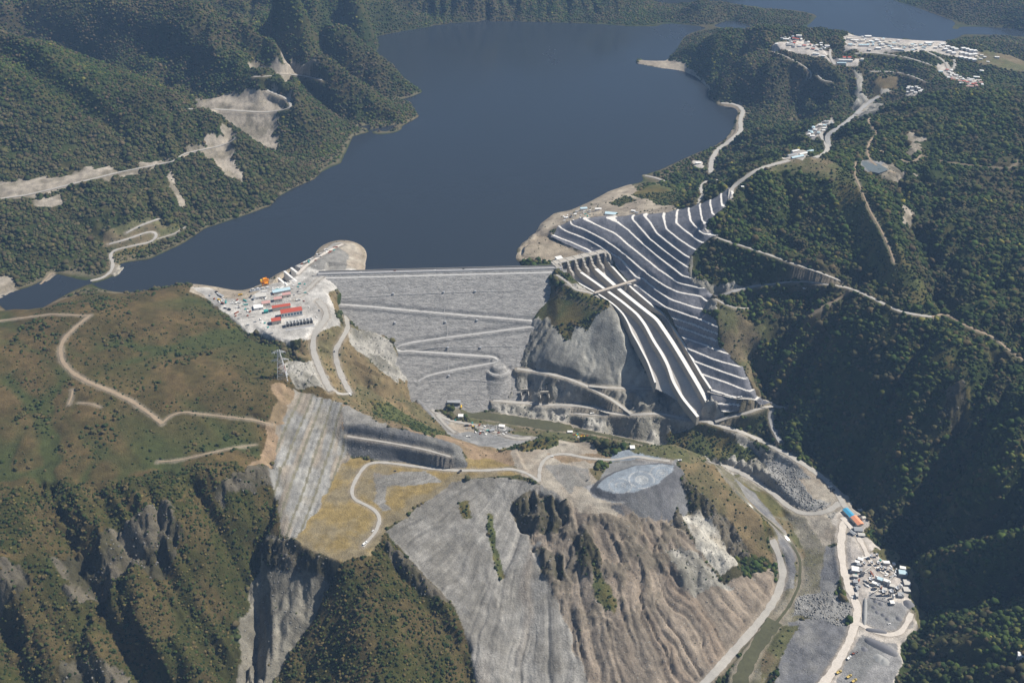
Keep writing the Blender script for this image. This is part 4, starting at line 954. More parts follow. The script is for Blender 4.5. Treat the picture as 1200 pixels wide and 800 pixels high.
M_rockfill = noisy('rockfill', (.30, .29, .275), 0.62, 0.10, 0.95, None, 2.2, 0.25, 0.1, 0.45, (.55, 1.1, 2.6))
M_crest = noisy('crest_gravel', (.27, .265, .265), 0.15, 0.05, 0.9)
M_conc = noisy('concrete', (.40, .37, .32), 0.16, 0.06, 0.85)
M_conc2 = noisy('chute_concrete', (.42, .40, .37), 0.18, 0.05, 0.85)
M_white = noisy('white_concrete', (.72, .70, .66), 0.08, 0.1, 0.7)
M_bench = noisy('bench_concrete', (.66, .63, .58), 0.25, 0.05, 0.85)
M_shot = noisy('shotcrete', (.185, .185, .20), 0.34, 0.06, 0.95, None, 0.8, 0.3, 0.1, 0.4, (1, 1, .35))
M_steel = noisy('dark_steel', (.09, .09, .10), 0.2, 0.3, 0.5)
M_dark = mat('shadow_black', (.02, .02, .022), 0.9)

# ---------------------------------------------------------------- rockfill dam
dam = thing('rockfill_dam', 'huge grey rockfill dam with zigzag berm roads between the lake and the gorge', 'dam', (FA[0], FA[1], 0))
def wdam(u, s): return FA[0] + dv[0] * u + dn[0] * s, FA[1] + dv[1] * u + dn[1] * s
gu = np.arange(-40, DL + 40, 1.6); gs = np.arange(0, DRUN + 40, 1.6); GU, GS = np.meshgrid(gu, gs)
DX_, DY_ = wdam(GU, GS); DZ = zdam(DX_, DY_)[0]
def on_dam(pp):
    a = densify(np.c_[np.array(pp, float), np.zeros(len(pp))], 2.5)
    for _ in range(2): a[1:-1] = (a[:-2] + 2 * a[1:-1] + a[2:]) / 4
    z = np.zeros(len(a))
    for _ in range(60):
        x, y = unp(a[:, 0], a[:, 1], z); z = z + 0.5 * (zdam(x, y)[0] - z)
    return np.stack([*unp(a[:, 0], a[:, 1], z), z], 1)
DR = [[(388,357),(400,357),(440,360),(480,364),(550,370),(600,374),(622,376),(629,377),(631,381),(624,383),(600,386),(560,391),(520,396),(480,402),(468,405),(464,409),(468,412),(480,411.5),(520,414),(560,417),(576,418),(583,420),(583,424),(570,427),(540,432),(515,437),(500,441),(490,447)]]
lobe = on_dam([(584,425),(585,425)])[0]; lc = lobe[:2] + dn * 9
dl = np.hypot(DX_ - lc[0], DY_ - lc[1]); DZ = np.maximum(DZ, lobe[2] - 1 - 0.95 * np.maximum(dl - 12, 0))
DZ += 0.35 * fbm(DX_, DY_, 7, 2, 41)
dW = [on_dam(l) for l in DR]
lrd = []
for t in np.linspace(-2.75, -0.15, 26): lrd.append((lc[0] + 24 * math.cos(t), lc[1] + 24 * math.sin(t), lobe[2] - 11 + 0 * t))
dW.append(np.array(lrd))
for W, w in zip(dW, (6.0, 3)):
    best = np.full(DZ.shape, 1e9); bzz = np.zeros(DZ.shape)
    for a, b in zip(W[:-1], W[1:]):
        L2 = ((b - a)[:2] ** 2).sum() + 1e-9; t = np.clip(((DX_ - a[0]) * (b[0] - a[0]) + (DY_ - a[1]) * (b[1] - a[1])) / L2, 0, 1)
        d = np.hypot(DX_ - a[0] - t * (b[0] - a[0]), DY_ - a[1] - t * (b[1] - a[1])) - w / 2; mk = d < best; best[mk] = d[mk]; bzz[mk] = (a[2] + t * (b[2] - a[2]))[mk]
    DZ += (bzz - DZ) * (1 - sstep(1.0, 7, best))
TH = hz(DX_, DY_)
inside = (GU > 0) & (GU < DL)
msk = (DZ > TH - 1.5) & ((inside) | (TH < DZ + 8)) & (GU > -25) & (GU < DL + 14)
cm = msk[:-1, :-1] | msk[1:, 1:]
face = grid_mesh('downstream_face', gu, gs, DZ, cm, None, M_rockfill, XY=(DX_ - FA[0], DY_ - FA[1])); link(face, dam)
def dam_prism(name, prof, u0, u1, m):
    b = MB(); b.prism(prof, u0, u1, (0, 0), dv, dn, m); return b.build(name, dam)
dam_prism('crest', [(-14, 8), (-14, 25.2), (-0.6, 25.2), (-0.6, 8)], -12, DL + 4, M_crest)
dam_prism('upstream_face', [(-14, 24.6), (-44, -6), (-14, -6)], 0, DL, noisy('face_slab', (.36, .36, .35), 0.1, 0.05))
dam_prism('parapet_wall', [(-13.6, 25.2), (-13.6, 28.2), (-12.9, 28.2), (-12.9, 25.2)], -10, DL + 2, M_conc)
dam_prism('parapet_wall', [(-1.6, 25.2), (-1.6, 26.4), (-1.1, 26.4), (-1.1, 25.2)], 2, DL - 2, M_white)
dam_prism('shoulder_road', [(5.6, 19.0), (5.6, 20.75), (10.8, 20.75), (10.8, 19.0)], 2, DL - 4, noisy('pale_gravel', (.46, .45, .43), 0.15, 0.1))
def child_ribbon(name, W, w, m, parent, lift):
    o = ribbon(name, W, w, m, lift); del o['kind']; o.parent = parent; o.location = -np.array(parent.location); return o
M_berm = noisy('berm_gravel', (.42, .41, .39), 0.15, 0.1)
child_ribbon('berm_road', dW[0], 5.4, M_berm, dam, 0.75); child_ribbon('berm_road', dW[1], 2.6, M_berm, dam, 0.8)
for l, w in (([(398,350),(460,346),(520,343.5),(557,342),(600,341)], 1.2), ([(480,410),(520,407),(563,406.5),(600,406)], 1.0), ([(521,330),(521,378)], .8), ([(524,382),(526,442)], .8), ([(505,447),(560,446),(590,449)], 1.2)):
    child_ribbon('drain_line', on_dam(l), w, M_berm, dam, 0.9)
HUTS = [((461,345), 'white instrument hut high on the dam face, left one of the upper row'), ((520,343), 'small white instrument hut high on the dam face, middle of the upper row'), ((557,342), 'small white instrument hut high on the dam face, right end of the upper row'),
 ((463,379), 'small white instrument hut between the first and second berm roads, left'), ((522,378), 'small white instrument hut between the first and second berm roads, middle'), ((559,376), 'small white instrument hut beside the upper berm road, right'),
 ((525,408), 'small white instrument hut just above the middle berm road, left of two'), ((563,408), 'small white instrument hut just above the middle berm road, right of two'), ((526,441), 'small white instrument hut low on the dam face below all berm roads')]
M_hutw = mat('hut_white', (.75, .75, .73), 0.6); M_hutr = mat('hut_roof', (.35, .36, .38), 0.6)
def hut(loc, label):
    h = thing('instrument_hut', label, 'hut', loc, math.atan2(dv[1], dv[0]), 'instrument huts on the dam face')
    b = MB(); b.box((0, 0, -2.5), (3.6, 3.2, 5.4), M_hutw); b.build('wall', h); b = MB(); b.box((0, 0, 2.9), (4.4, 4.0, .35), M_hutr); b.build('roof', h)
    b = MB(); b.box((-.4, -1.63, 0.2), (1.0, .08, 2.1), M_steel); b.build('door', h)
for (px, py), lb in HUTS:
    w = on_dam([(px, py), (px + .5, py)])[0]; hut(tuple(w + [0, 0, .3]), lb)

# ---------------------------------------------------------------- terraced cut above the spillway
step_ = 1.25
gx = np.arange(CUTP[:, 0].min(), CUTP[:, 0].max(), step_); gy = np.arange(CUTP[:, 1].min(), CUTP[:, 1].max(), step_)
UX, UY = np.meshgrid(gx, gy); Zs = bil(xs, ys, Hcut, UX, UY)
wob = .2 * fbm(UX, UY, 55, 2, 44) + .45 * fbm(UX, UY, 12, 2, 45)
t = (Zs + wob - 25) / 13.5; k = np.floor(t); f = t - k
gr_ = blur(np.hypot(*np.gradient(Zs, step_)), 3); BW = np.clip(4.2 * gr_ / 13.5, .18, .55)
Zt = 25 + 13.5 * (k + np.clip((f - BW) / (1 - BW), 0, 1)) + 1.2
Zt += np.where(f > BW, .35 * fbm(UX, UY, 5, 2, 47), 0)
ins = inpoly(CUTP, UX, UY) & ~inpoly(chp, UX, UY)
cm = ins[:-1, :-1]
tc = (t[:-1, :-1] + t[1:, 1:] + t[1:, :-1] + t[:-1, 1:]) / 4; fc = tc - np.floor(tc); BWc = BW[:-1, :-1]
dirt = sstep(.0, .5, fbm(UX, UY, 40, 3, 48))[:-1, :-1]
mi = np.where(fc < BWc, np.where((dirt > .75) & (k[:-1, :-1] < -3), 2, 0), 1)
cut = link(grid_mesh('terraced_hillside', gx, gy, Zt, cm, None, None, [M_bench, M_shot, M_crest], mi, smooth=False)); cut['kind'] = 'structure'

# ---------------------------------------------------------------- spillway
spw = thing('spillway', 'concrete spillway with gate piers and three long chutes below the terraced cut', 'spillway', (GA[0], GA[1], 0)); sp0 = np.array(spw.location)
lg = np.arange(-20, 620, 1.5)
gx = np.arange(chp[:, 0].min(), chp[:, 0].max(), 1.8); gy = np.arange(chp[:, 1].min(), chp[:, 1].max(), 1.8); UX, UY = np.meshgrid(gx, gy)
o = grid_mesh('chute_floor', gx, gy, FLR(UX, UY), inpoly(chp, UX, UY)[:-1, :-1], None, M_conc2, XY=(UX - sp0[0], UY - sp0[1])); link(o, spw)
def wall_strip(W, th, hgt, m, name, top=None):
    T = np.gradient(W[:, :2], axis=0); T /= np.hypot(T[:, 0], T[:, 1])[:, None]; Nn = np.stack([-T[:, 1], T[:, 0]], 1); n = len(W); b = MB()
    z = W[:, 2]; A = [np.c_[W[:, :2] + Nn * s * th / 2, zz] - sp0 for s, zz in ((-1, z - hgt), (-1, z), (1, z), (1, z - hgt))]
    V = np.concatenate(A)
    for k in range(4): 
        kk = (k + 1) % 4; b.add(V, [], m); F = [(k * n + i, k * n + i + 1, kk * n + i + 1, kk * n + i) for i in range(n - 1)]
        b.f += F; b.m += [b.mi(top if (top and k == 1) else m)] * (n - 1); b.v = [tuple(p) for p in V]
    b.f += [(0, n, 2 * n, 3 * n), (n - 1, 4 * n - 1, 3 * n - 1, 2 * n - 1)]; b.m += [0, 0]
    return b.build(name, spw)
for W, th, hgt in zip(WW, (4.0, 7.0, 9.5, 5.0), (27, 22, 22, 22)):
    for _ in range(2): W[1:-1] = (W[:-2] + 2 * W[1:-1] + W[2:]) / 4
    wall_strip(W, th, hgt, M_conc, 'chute_wall', M_white)  # tops get the white concrete: their sunlit brightness is put into the colour
us = np.linspace(9, GL - 8, 7)
for i, u in enumerate(us):
    prof = [(-14, -6), (-14, 24), (-12, 27), (5, 27), (7, 22.5), (11, 22.5), (12, 17), (16, 16), (17, 12), (30, 11), (34, 5), (34, -12), (-10, -12)]
    b = MB(); b.prism(prof, u - 2.6, u + 2.6, (0, 0), gv, gn, M_conc); b.build('pier', spw)
for i in range(6):
    a = (us[i] + 2.6, us[i + 1] - 2.6); prof = [(1 + 2.5 * math.cos(t * .5), 4 + 17 * (t + 1) / 2) for t in np.linspace(-1, 1, 6)]; prof += [(x - .8, z) for x, z in prof[::-1]]
    b = MB(); b.prism(prof, a[0], a[1], (0, 0), gv, gn, M_steel); b.build('gate', spw)
    b = MB(); b.prism([(-14, 26.2), (-14, 27.8), (2, 27.8), (2, 26.2)], us[i] + 2.6, us[i + 1] - 2.6, (0, 0), gv, gn, M_conc); b.build('deck', spw)
b = MB(); b.prism([(-14, 26.2), (-14, 27.8), (2, 27.8), (2, 26.2)], -3, us[0] - 2.6, (0, 0), gv, gn, M_conc); b.build('deck', spw); b = MB(); b.prism([(-14, -8), (-14, 27), (14, 27), (24, 10), (24, -8)], -8, us[0] - 6, (0, 0), gv, gn, M_conc); b.build('side_wall', spw); b = MB(); b.prism([(-14, -8), (-14, 27), (14, 27), (30, 10), (30, -8)], us[6] + 4, us[6] + 8, (0, 0), gv, gn, M_conc); b.build('side_wall', spw)
for s in (-13.8, 1.4): b = MB(); b.prism([(s, 27.8), (s, 29.0), (s + .4, 29.0), (s + .4, 27.8)], -3, GL - 2, (0, 0), gv, gn, M_white); b.build('railing', spw)
# bridge over the chutes
a = line_w([(697,343,19)])[0]; c = line_w([(745,328,24)])[0]; mid = (a + c) / 2; d = c - a; L = np.hypot(*d[:2]); rz = math.atan2(d[1], d[0])
br = thing('road_bridge', 'narrow concrete road bridge crossing the three spillway chutes', 'bridge', tuple(mid), rz)
b = MB(); n = 12; zs = [(k / n - .5) * L for k in range(n + 1)]
M_bdeck = noisy('bridge_deck', (.50, .44, .37), 0.1, 0.1)
V = [(x, y, (x / L) * d[2] + q) for x in (-L / 2, L / 2) for y, q in ((-3.6, -1.6), (3.6, -1.6), (3.6, 0), (-3.6, 0))]
b.add(V, [(0, 1, 2, 3), (4, 7, 6, 5), (0, 4, 5, 1), (1, 5, 6, 2), (2, 6, 7, 3), (3, 7, 4, 0)], M_bdeck); b.build('deck', br)
for y in (-3.4, 3.4):
    b = MB(); V = [(x, y + yy, (x / L) * d[2] + q) for x in (-L / 2, L / 2) for yy, q in ((-.2, 0), (.2, 0), (.2, 1.2), (-.2, 1.2))]
    b.add(V, [(0, 1, 2, 3), (4, 7, 6, 5), (0, 4, 5, 1), (1, 5, 6, 2), (2, 6, 7, 3), (3, 7, 4, 0)], M_bdeck); b.build('railing', br)
for x in (-L * .42, -L * .2, L * .03, L * .26, L * .44):
    b = MB(); b.box((x, 0, -26), (2.2, 5, 24.6 + x / L * d[2]), M_conc); b.build('pier', br)
# ---------------------------------------------------------------- trees and scrub
def octa():
    v = [(1,0,0),(-1,0,0),(0,1,0),(0,-1,0),(0,0,1),(0,0,-1)]; f = [(0,2,4),(2,1,4),(1,3,4),(3,0,4),(2,0,5),(1,2,5),(3,1,5),(0,3,5)]
    v = [np.array(p, float) for p in v]; c = {}; nf = []
    def md(a, b):
        k = (min(a, b), max(a, b))
        if k not in c: p = v[a] + v[b]; v.append(p / np.linalg.norm(p)); c[k] = len(v) - 1
        return c[k]
    for a, b, d in f: ab, bd_, da = md(a, b), md(b, d), md(d, a); nf += [(a, ab, da), (ab, b, bd_), (da, bd_, d), (ab, bd_, da)]
    return np.array(v), np.array(nf)
OV, OF = octa()
def crown(lumps, seed):
    r = np.random.default_rng(seed); V = []; F = []; k = 0
    for i in range(lumps):
        c = np.array([0, 0, .35]) if lumps == 1 else np.r_[r.uniform(-.5, .5, 2), r.uniform(.1, .75)]; s = 1.0 if lumps == 1 else r.uniform(.45, .72)
        v = OV * (1 + r.uniform(-.33, .33, (len(OV), 1))) * s * np.array([1, 1, .8]) + c
        V.append(v); F.append(OF + k); k += len(v)
    return np.concatenate(V), np.concatenate(F)
PRO = {1: [crown(1, i) for i in range(6)], 3: [crown(3, 20 + i) for i in range(8)], 5: [crown(6, 50 + i) for i in range(6)]}
PAL = {'forest': [(.030,.050,.012,5),(.042,.060,.014,4),(.062,.070,.018,3),(.070,.056,.026,1.6),(.020,.034,.010,3),(.13,.12,.025,.3)],
 'far': [(.040,.050,.018,4),(.070,.062,.030,5),(.085,.064,.038,4),(.028,.038,.014,3)],
 'scrub': [(.052,.058,.018,4),(.032,.046,.013,5),(.085,.066,.028,3),(.12,.10,.035,.9),(.020,.032,.010,4)],
 'bush': [(.026,.040,.014,5),(.040,.055,.018,3),(.060,.070,.020,2),(.085,.07,.03,1)]}
def scatter(step, x0, x1, y0, y1):
    gx = np.arange(x0, x1, step); gy = np.arange(y0, y1, step); X, Y = np.meshgrid(gx, gy)
    return (X + rng.uniform(-.55, .55, X.shape) * step).ravel(), (Y + rng.uniform(-.55, .55, X.shape) * step).ravel()
def kind_at(x, y):
    i = np.clip(np.searchsorted(xs, x), 0, NX - 1); j = np.clip(np.searchsorted(ys, y), 0, NY - 1); return K[j, i], RD[j, i], incutf[j, i]
def project(x, y, z):
    f = y * CP + (CAM_H - z) * SP; u_ = y * SP - (CAM_H - z) * CP
    return 600 + FPX * x / f, 400 - FPX * u_ / f
def cull(x, y, z):
    px, py = project(x, y, z); return (px > -120) & (px < 1320) & (py > -60) & (py < 900)
def visible(x, y, z):
    """rough test against the hills so that slopes no view can reach stay bare"""
    ok = np.ones(len(x), bool)
    for t in np.linspace(.012, .45, 26):
        hx, hy, hh = x * (1 - t), y * (1 - t), z + (CAM_H - z) * t
        ok &= hh + 45 > bil(cx, cy, ch, hx, hy)
    return ok
KI = {k: i for i, k in enumerate(KN)}
def collect(x, y, kinds, prob, size):
    kk, rd, ic = kind_at(x, y); z = hz(x, y); m = np.zeros(len(x), bool); sz = np.zeros(len(x))
    for k in kinds:
        q = kk == KI[k]; m |= q & (rng.random(len(x)) < prob.get(k, 0)); lo, hi = size.get(k, (2, 3)); sz = np.where(q, rng.uniform(lo, hi, len(x)), sz)
    _, _, zc = None, None, None
    dz_, ss, uu = zdam(x, y)
    m &= (rd > 2.5) & ~ic & cull(x, y, z) & ~((y > 1900) & (z < 1.5)) & ~((uu > 0) & (uu < DL) & (ss > -30) & (ss < DRUN) & (z < dz_ + 2)) & ~inpoly(chp, x, y) & ~inpoly(chp, x - 7, y) & ~inpoly(chp, x + 7, y)
    x, y, z, sz, kk = x[m], y[m], z[m], sz[m], kk[m]
    m = visible(x, y, z); return x[m], y[m], z[m], sz[m], kk[m]
def pick(pal, n):
    a = np.array(PAL[pal]); p = a[:, 3] / a[:, 3].sum(); return a[rng.choice(len(a), n, p=p), :3] * rng.uniform(.8, 1.25, (n, 1))
M_leaf = mat('foliage', (.05, .06, .02), 0.9, 0.1); _a = M_leaf.node_tree.nodes.new('ShaderNodeAttribute'); _a.attribute_name = 'alb'; M_leaf.node_tree.links.new(_a.outputs['Color'], M_leaf.node_tree.nodes['Principled BSDF'].inputs['Base Color'])
def tree_mass(name, x, y, z, sz, col, lumps, label):
    V = []; F = []; CC = []; k = 0; n = len(x); which = rng.integers(0, len(PRO[lumps]), n)
    for i, (pv, pf) in enumerate(PRO[lumps]):
        s = np.where(which == i)[0]; m = len(s)
        if not m: continue
        a = rng.uniform(0, 6.283, m); c_, s_ = np.cos(a)[:, None], np.sin(a)[:, None]; S3 = sz[s][:, None]
        X = (pv[None, :, 0] * c_ - pv[None, :, 1] * s_) * S3 + x[s][:, None]; Y = (pv[None, :, 0] * s_ + pv[None, :, 1] * c_) * S3 + y[s][:, None]; Z = pv[None, :, 2] * S3 * rng.uniform(.8, 1.25, (m, 1)) + z[s][:, None]
        V.append(np.stack([X, Y, Z], -1).reshape(-1, 3)); F.append((pf[None] + (k + np.arange(m) * len(pv))[:, None, None]).reshape(-1, 3)); k += m * len(pv)
        CC.append((np.repeat(col[s][:, None], len(pv), 1) * rng.uniform(.75, 1.3, (m, len(pv), 1))).reshape(-1, 3))
    V = np.concatenate(V); F = np.concatenate(F); CC = np.concatenate(CC)
    me = bpy.data.meshes.new(name); me.vertices.add(len(V)); me.vertices.foreach_set('co', V.astype(np.float32).ravel()); me.loops.add(len(F) * 3); me.loops.foreach_set('vertex_index', F.astype(np.int32).ravel())
    me.polygons.add(len(F)); me.polygons.foreach_set('loop_start', np.arange(0, len(F) * 3, 3, dtype=np.int32)); me.update(calc_edges=False)
    at = me.color_attributes.new('alb', 'FLOAT_COLOR', 'POINT'); c4 = np.ones((len(V), 4), np.float32); c4[:, :3] = CC; at.data.foreach_set('color', c4.ravel()); me.materials.append(M_leaf)
    o = link(bpy.data.objects.new(name, me)); o['kind'] = 'stuff'
    if label: o['label'] = label
    print(name, n); return o
# near forest
x, y = scatter(5.4, -1500, 1500, 780, 2650); nz_ = fbm(x, y, 45, 3, 63)
x, y, z, sz, kk = collect(x, y, ['forest'], {'forest': .93}, {'forest': (2.1, 4.2)}); sz = sz * np.exp(.42 * rng.normal(size=len(sz))).clip(.45, 2.2); kp_ = rng.random(len(x)) > .75 * sstep(.12, .5, fbm(x, y, 50, 4, 68)); x, y, z, sz, kk = [a[kp_] for a in (x, y, z, sz, kk)]
cl = pick('forest', len(x)); n_ = fbm(x, y, 60, 3, 64)[:, None]; cl = cl * (1 - .35 * np.clip(n_ * 2, -1, 1)) 
lf = (x < 0)[:, None] | (n_ > .25); cl = np.where(lf, cl * .3 + pick('far', len(x)) * .8, cl)
tree_mass('forest', x, y, z - .4, sz, cl, 1, 'dense dark green forest over the hills right of the gorge')
x, y = scatter(8.2, -2600, 2600, 2650, 5300)
x, y, z, sz, kk = collect(x, y, ['forest'], {'forest': .95}, {'forest': (2.6, 5.6)})
tree_mass('distant_forest', x, y, z - .8, sz, np.where((fbm(x, y, 260, 3, 67) + .5 * rng.uniform(-1, 1, len(x)) > .05)[:, None], pick('far', len(x)), pick('forest', len(x)) * 1.1) * (1 + .45 * fbm(x, y, 100, 3, 66)[:, None]), 1, 'distant brown and green woodland on the mountains around the lake')
# scrub and bushes
x, y = scatter(4.4, -1000, 1000, 780, 2450)
kd = ['scrub', 'cliff', 'drygrass', 'green', 'brown', 'clear', 'chute', 'rock', 'tan', 'moss', 'shore', 'rubble', 'roadcut', 'spoilb']
pr = {'scrub': .62, 'cliff': .18, 'drygrass': .22, 'green': .45, 'brown': .17, 'clear': .12, 'chute': .01, 'rock': .05, 'tan': .03, 'moss': .05, 'shore': .04, 'rubble': .02, 'roadcut': .04, 'spoilb': .006}
sz_ = {'scrub': (1.2, 2.9), 'cliff': (1, 2.2), 'drygrass': (.7, 2.3), 'green': (1.4, 2.8), 'brown': (1, 2.2), 'clear': (1, 2.3), 'chute': (.8, 1.5), 'rock': (.8, 1.8), 'tan': (.7, 1.4), 'moss': (.8, 1.6), 'shore': (.8, 2), 'rubble': (.8, 1.5), 'roadcut': (1, 2), 'spoilb': (.6, 1.2)}
x, y, z, sz, kk = collect(x, y, kd, pr, sz_)
keep = ~((kk == KI['drygrass']) & (fbm(x, y, 90, 3, 81) + .35 * rng.random(len(x)) < .0)); x, y, z, sz, kk = [a[keep] for a in (x, y, z, sz, kk)]
cn_ = sstep(.05, .45, fbm(x, y, 70, 3, 83)); sz = sz * (1 + 1.0 * cn_ * (kk == KI['drygrass'])) * np.exp(.22 * rng.normal(size=len(sz)))
cl = np.where((kk == KI['scrub'])[:, None] | (kk == KI['cliff'])[:, None], pick('scrub', len(x)), pick('bush', len(x)))
px, py = project(x, y, z); dist = np.sqrt(x ** 2 + y ** 2 + (CAM_H - z) ** 2); big = sz / dist * ((px > 5) & (px < 1195) & (py > 5) & (py < 795))
ids = np.argsort(-big)[:270]; rest = np.ones(len(x), bool); rest[ids] = False
tree_mass('scrub', x[rest], y[rest], z[rest] - .2, sz[rest], cl[rest], 1, 'low brown and olive scrub scattered over the dry slopes')
protos = []
for i, (pv, pf) in enumerate(PRO[5]):
    for j in range(4):
        c = np.array([(.028,.042,.014),(.050,.056,.018),(.075,.068,.026),(.10,.078,.034)][j]); me = bpy.data.meshes.new('bush'); me.from_pydata((pv * 1.1).tolist(), [], pf.tolist())
        at = me.color_attributes.new('alb', 'FLOAT_COLOR', 'POINT'); c4 = np.ones((len(pv), 4), np.float32); c4[:, :3] = c * rng.uniform(.75, 1.3, (len(pv), 1)); at.data.foreach_set('color', c4.ravel()); me.materials.append(M_leaf); protos.append(me)
for n, i in enumerate(ids):
    me = protos[int(rng.integers(0, len(protos)))]; o = bpy.data.objects.new('bush', me); C.objects.link(o); o.location = (x[i], y[i], z[i] - .15); s = float(sz[i]); o.scale = (s, s, s * random.uniform(.8, 1.2)); o.rotation_euler = (0, 0, random.uniform(0, 6.28))
    cn = ['dark green', 'olive green', 'brownish olive', 'straw brown'][protos.index(me) % 4]; a_, b_ = px[i], py[i]
    zn = ('on the scrub ridge between the grey gully and the spoil slope' if 340 < a_ < 570 and b_ > 640 else 'on the dry hill above the cliffs, left' if a_ < 340 and b_ < 600 else 'in the far bottom left corner of the cliff slopes' if a_ < 110 else 'on the spur below the pale cliff, left foreground' if a_ < 220 else 'beside the grey gully on the left cliff slopes' if a_ < 340 else 'on the wooded slopes right of the river' if a_ > 1000 else 'on the slopes around the spoil and river bed')
    tag(o, cn + ' rounded bush ' + zn, 'bush', 'bushes on the foreground slopes')
# ---------------------------------------------------------------- buildings, plant and vehicles
def col(name, c, rough=.7): return noisy(name, c, 0.12, 0.4, rough)
W_ = col('paint_white', (.74, .73, .70)); CREAM = col('cream_wall', (.58, .54, .46)); RED = col('red_roof', (.42, .085, .05)); PINK = col('faded_pink_roof', (.50, .30, .27)); GREY = col('grey_sheet', (.30, .31, .32)); LBLUE = col('pale_blue_sheet', (.42, .55, .60))
BLUE = col('blue_sheet', (.06, .30, .48)); ORNG = col('salmon_sheet', (.72, .30, .17)); YEL = col('yellow_paint', (.72, .46, .03), .45); YEL2 = col('dusty_yellow', (.50, .38, .12), .6); ORG = col('orange_paint', (.80, .30, .01), .5); RUST = col('rust', (.22, .07, .035)); RUB = mat('rubber', (.02, .02, .02), .8); GLS = mat('window_glass', (.03, .05, .07), .1, .6)
GALV = col('galvanised', (.55, .56, .57), .5); WIN = mat('pane_blue', (.08, .20, .30), .2, .5); DK = col('dark_machine', (.07, .07, .075)); TEAL = col('teal_paint', (.05, .28, .26)); DUSTY = col('dusty_sheet', (.50, .48, .44))
def ground(x, y, d, w, rz):
    c_, s_ = math.cos(rz), math.sin(rz); q = [(x + a * c_ - b * s_, y + a * s_ + b * c_) for a in (-d / 2, 0, d / 2) for b in (-w / 2, 0, w / 2)]
    z = hz([p[0] for p in q], [p[1] for p in q]); return float(z.min()), float(z.max())
def building(name, px, py, L, Wd, h, rzdeg, wall, roof, label, cat, group=None, flat=False, door=True, pos=None, win=0):
    x, y, _ = P(px, py) if pos is None else (*pos, 0); rz = R(rzdeg); lo, hi = ground(x, y, L, Wd, rz); z0 = (lo + hi) / 2
    t = thing(name, label, cat, (x, y, z0), rz, group)
    b = MB(); b.box((0, 0, lo - z0 - 1), (L, Wd, h + 1 + z0 - lo), wall); b.build('wall', t)
    b = MB()
    if flat: b.box((0, 0, h + .003), (L + .8, Wd + .8, .5), roof)
    else: b.gable((0, 0, h + .003), (L, Wd), Wd * .2, roof, 0, .5)
    b.build('roof', t)
    if door: b = MB(); b.box((L * .12, -Wd / 2 - .04, .1), (min(3, L * .2), .1, min(2.6, h * .75)), DK); b.build('door', t)
    for k in range(win): b = MB(); b.box((-L / 2 + (k + .5) * L / win, -Wd / 2 - .05, h * .35), (L / win * .55, .12, h * .4), WIN); b.build('window', t)
    return t
def wheelset(t, xs_, half, r, wdt):
    for x in xs_:
        for y in (-half, half): b = MB(); b.cyl((x, y - wdt / 2, r), (x, y + wdt / 2, r), r, r, RUB, 10); w = b.build('wheel', t)
def dump_truck(px, py, rz, paint, label, group=None, s=1.0, pos=None):
    x, y, z = P(px, py) if pos is None else pos; z = float(hz(x, y)) + .35 if pos is None else z; t = thing('dump_truck', label, 'truck', (x, y, z), R(rz), group); t.scale = (s, s, s)
    b = MB(); b.box((0, 0, .9), (8.4, 1.3, .5), DK); b.build('chassis', t)
    b = MB(); b.box((3.3, 0, 1.2), (2.0, 2.7, 2.2), paint, 0, .9); c = b.build('cab', t); b = MB(); b.box((4.33, 0, 2.3), (.06, 2.1, .8), GLS); b.build('windscreen', c)
    b = MB(); V = [(-4.4,-1.6,1.5),(2,-1.6,1.5),(2,1.6,1.5),(-4.4,1.6,1.5),(-4.9,-1.8,2.6),(2.2,-1.8,3.4),(2.2,1.8,3.4),(-4.9,1.8,2.6),(-4.6,-1.5,2.5),(1.9,-1.5,3.3),(1.9,1.5,3.3),(-4.6,1.5,2.5),(-4.2,-1.3,1.8),(1.8,-1.3,1.8),(1.8,1.3,1.8),(-4.2,1.3,1.8)]
    b.add(V, [(3,2,1,0),(0,1,5,4),(1,2,6,5),(2,3,7,6),(3,0,4,7),(4,5,9,8),(5,6,10,9),(6,7,11,10),(7,4,8,11),(8,9,13,12),(9,10,14,13),(10,11,15,14),(11,8,12,15),(12,13,14,15)], paint); b.build('dump_bed', t)
    wheelset(t, (3.1, -1.5, -3.1), 1.35, .75, .6); return t
def car(px, py, rz, paint, label, name='pickup_truck', group=None, pos=None):
    x, y, z = P(px, py) if pos is None else pos; z = float(hz(x, y)) + .35 if pos is None else z; t = thing(name, label, 'car' if name == 'parked_car' else 'pickup truck', (x, y, z), R(rz), group)
    b = MB(); b.box((0, 0, .45), (5.0, 1.9, .75), paint); b.build('body', t)
    b = MB(); b.box((.3, 0, 1.2), (2.0 if name != 'parked_car' else 2.6, 1.75, .75), paint, 0, .82); c = b.build('cabin', t); b = MB(); b.box((.3, 0, 1.28), (1.6, 1.78, .45), GLS, 0, .9); b.build('windows', c)
    wheelset(t, (1.6, -1.6), .85, .4, .25); return t
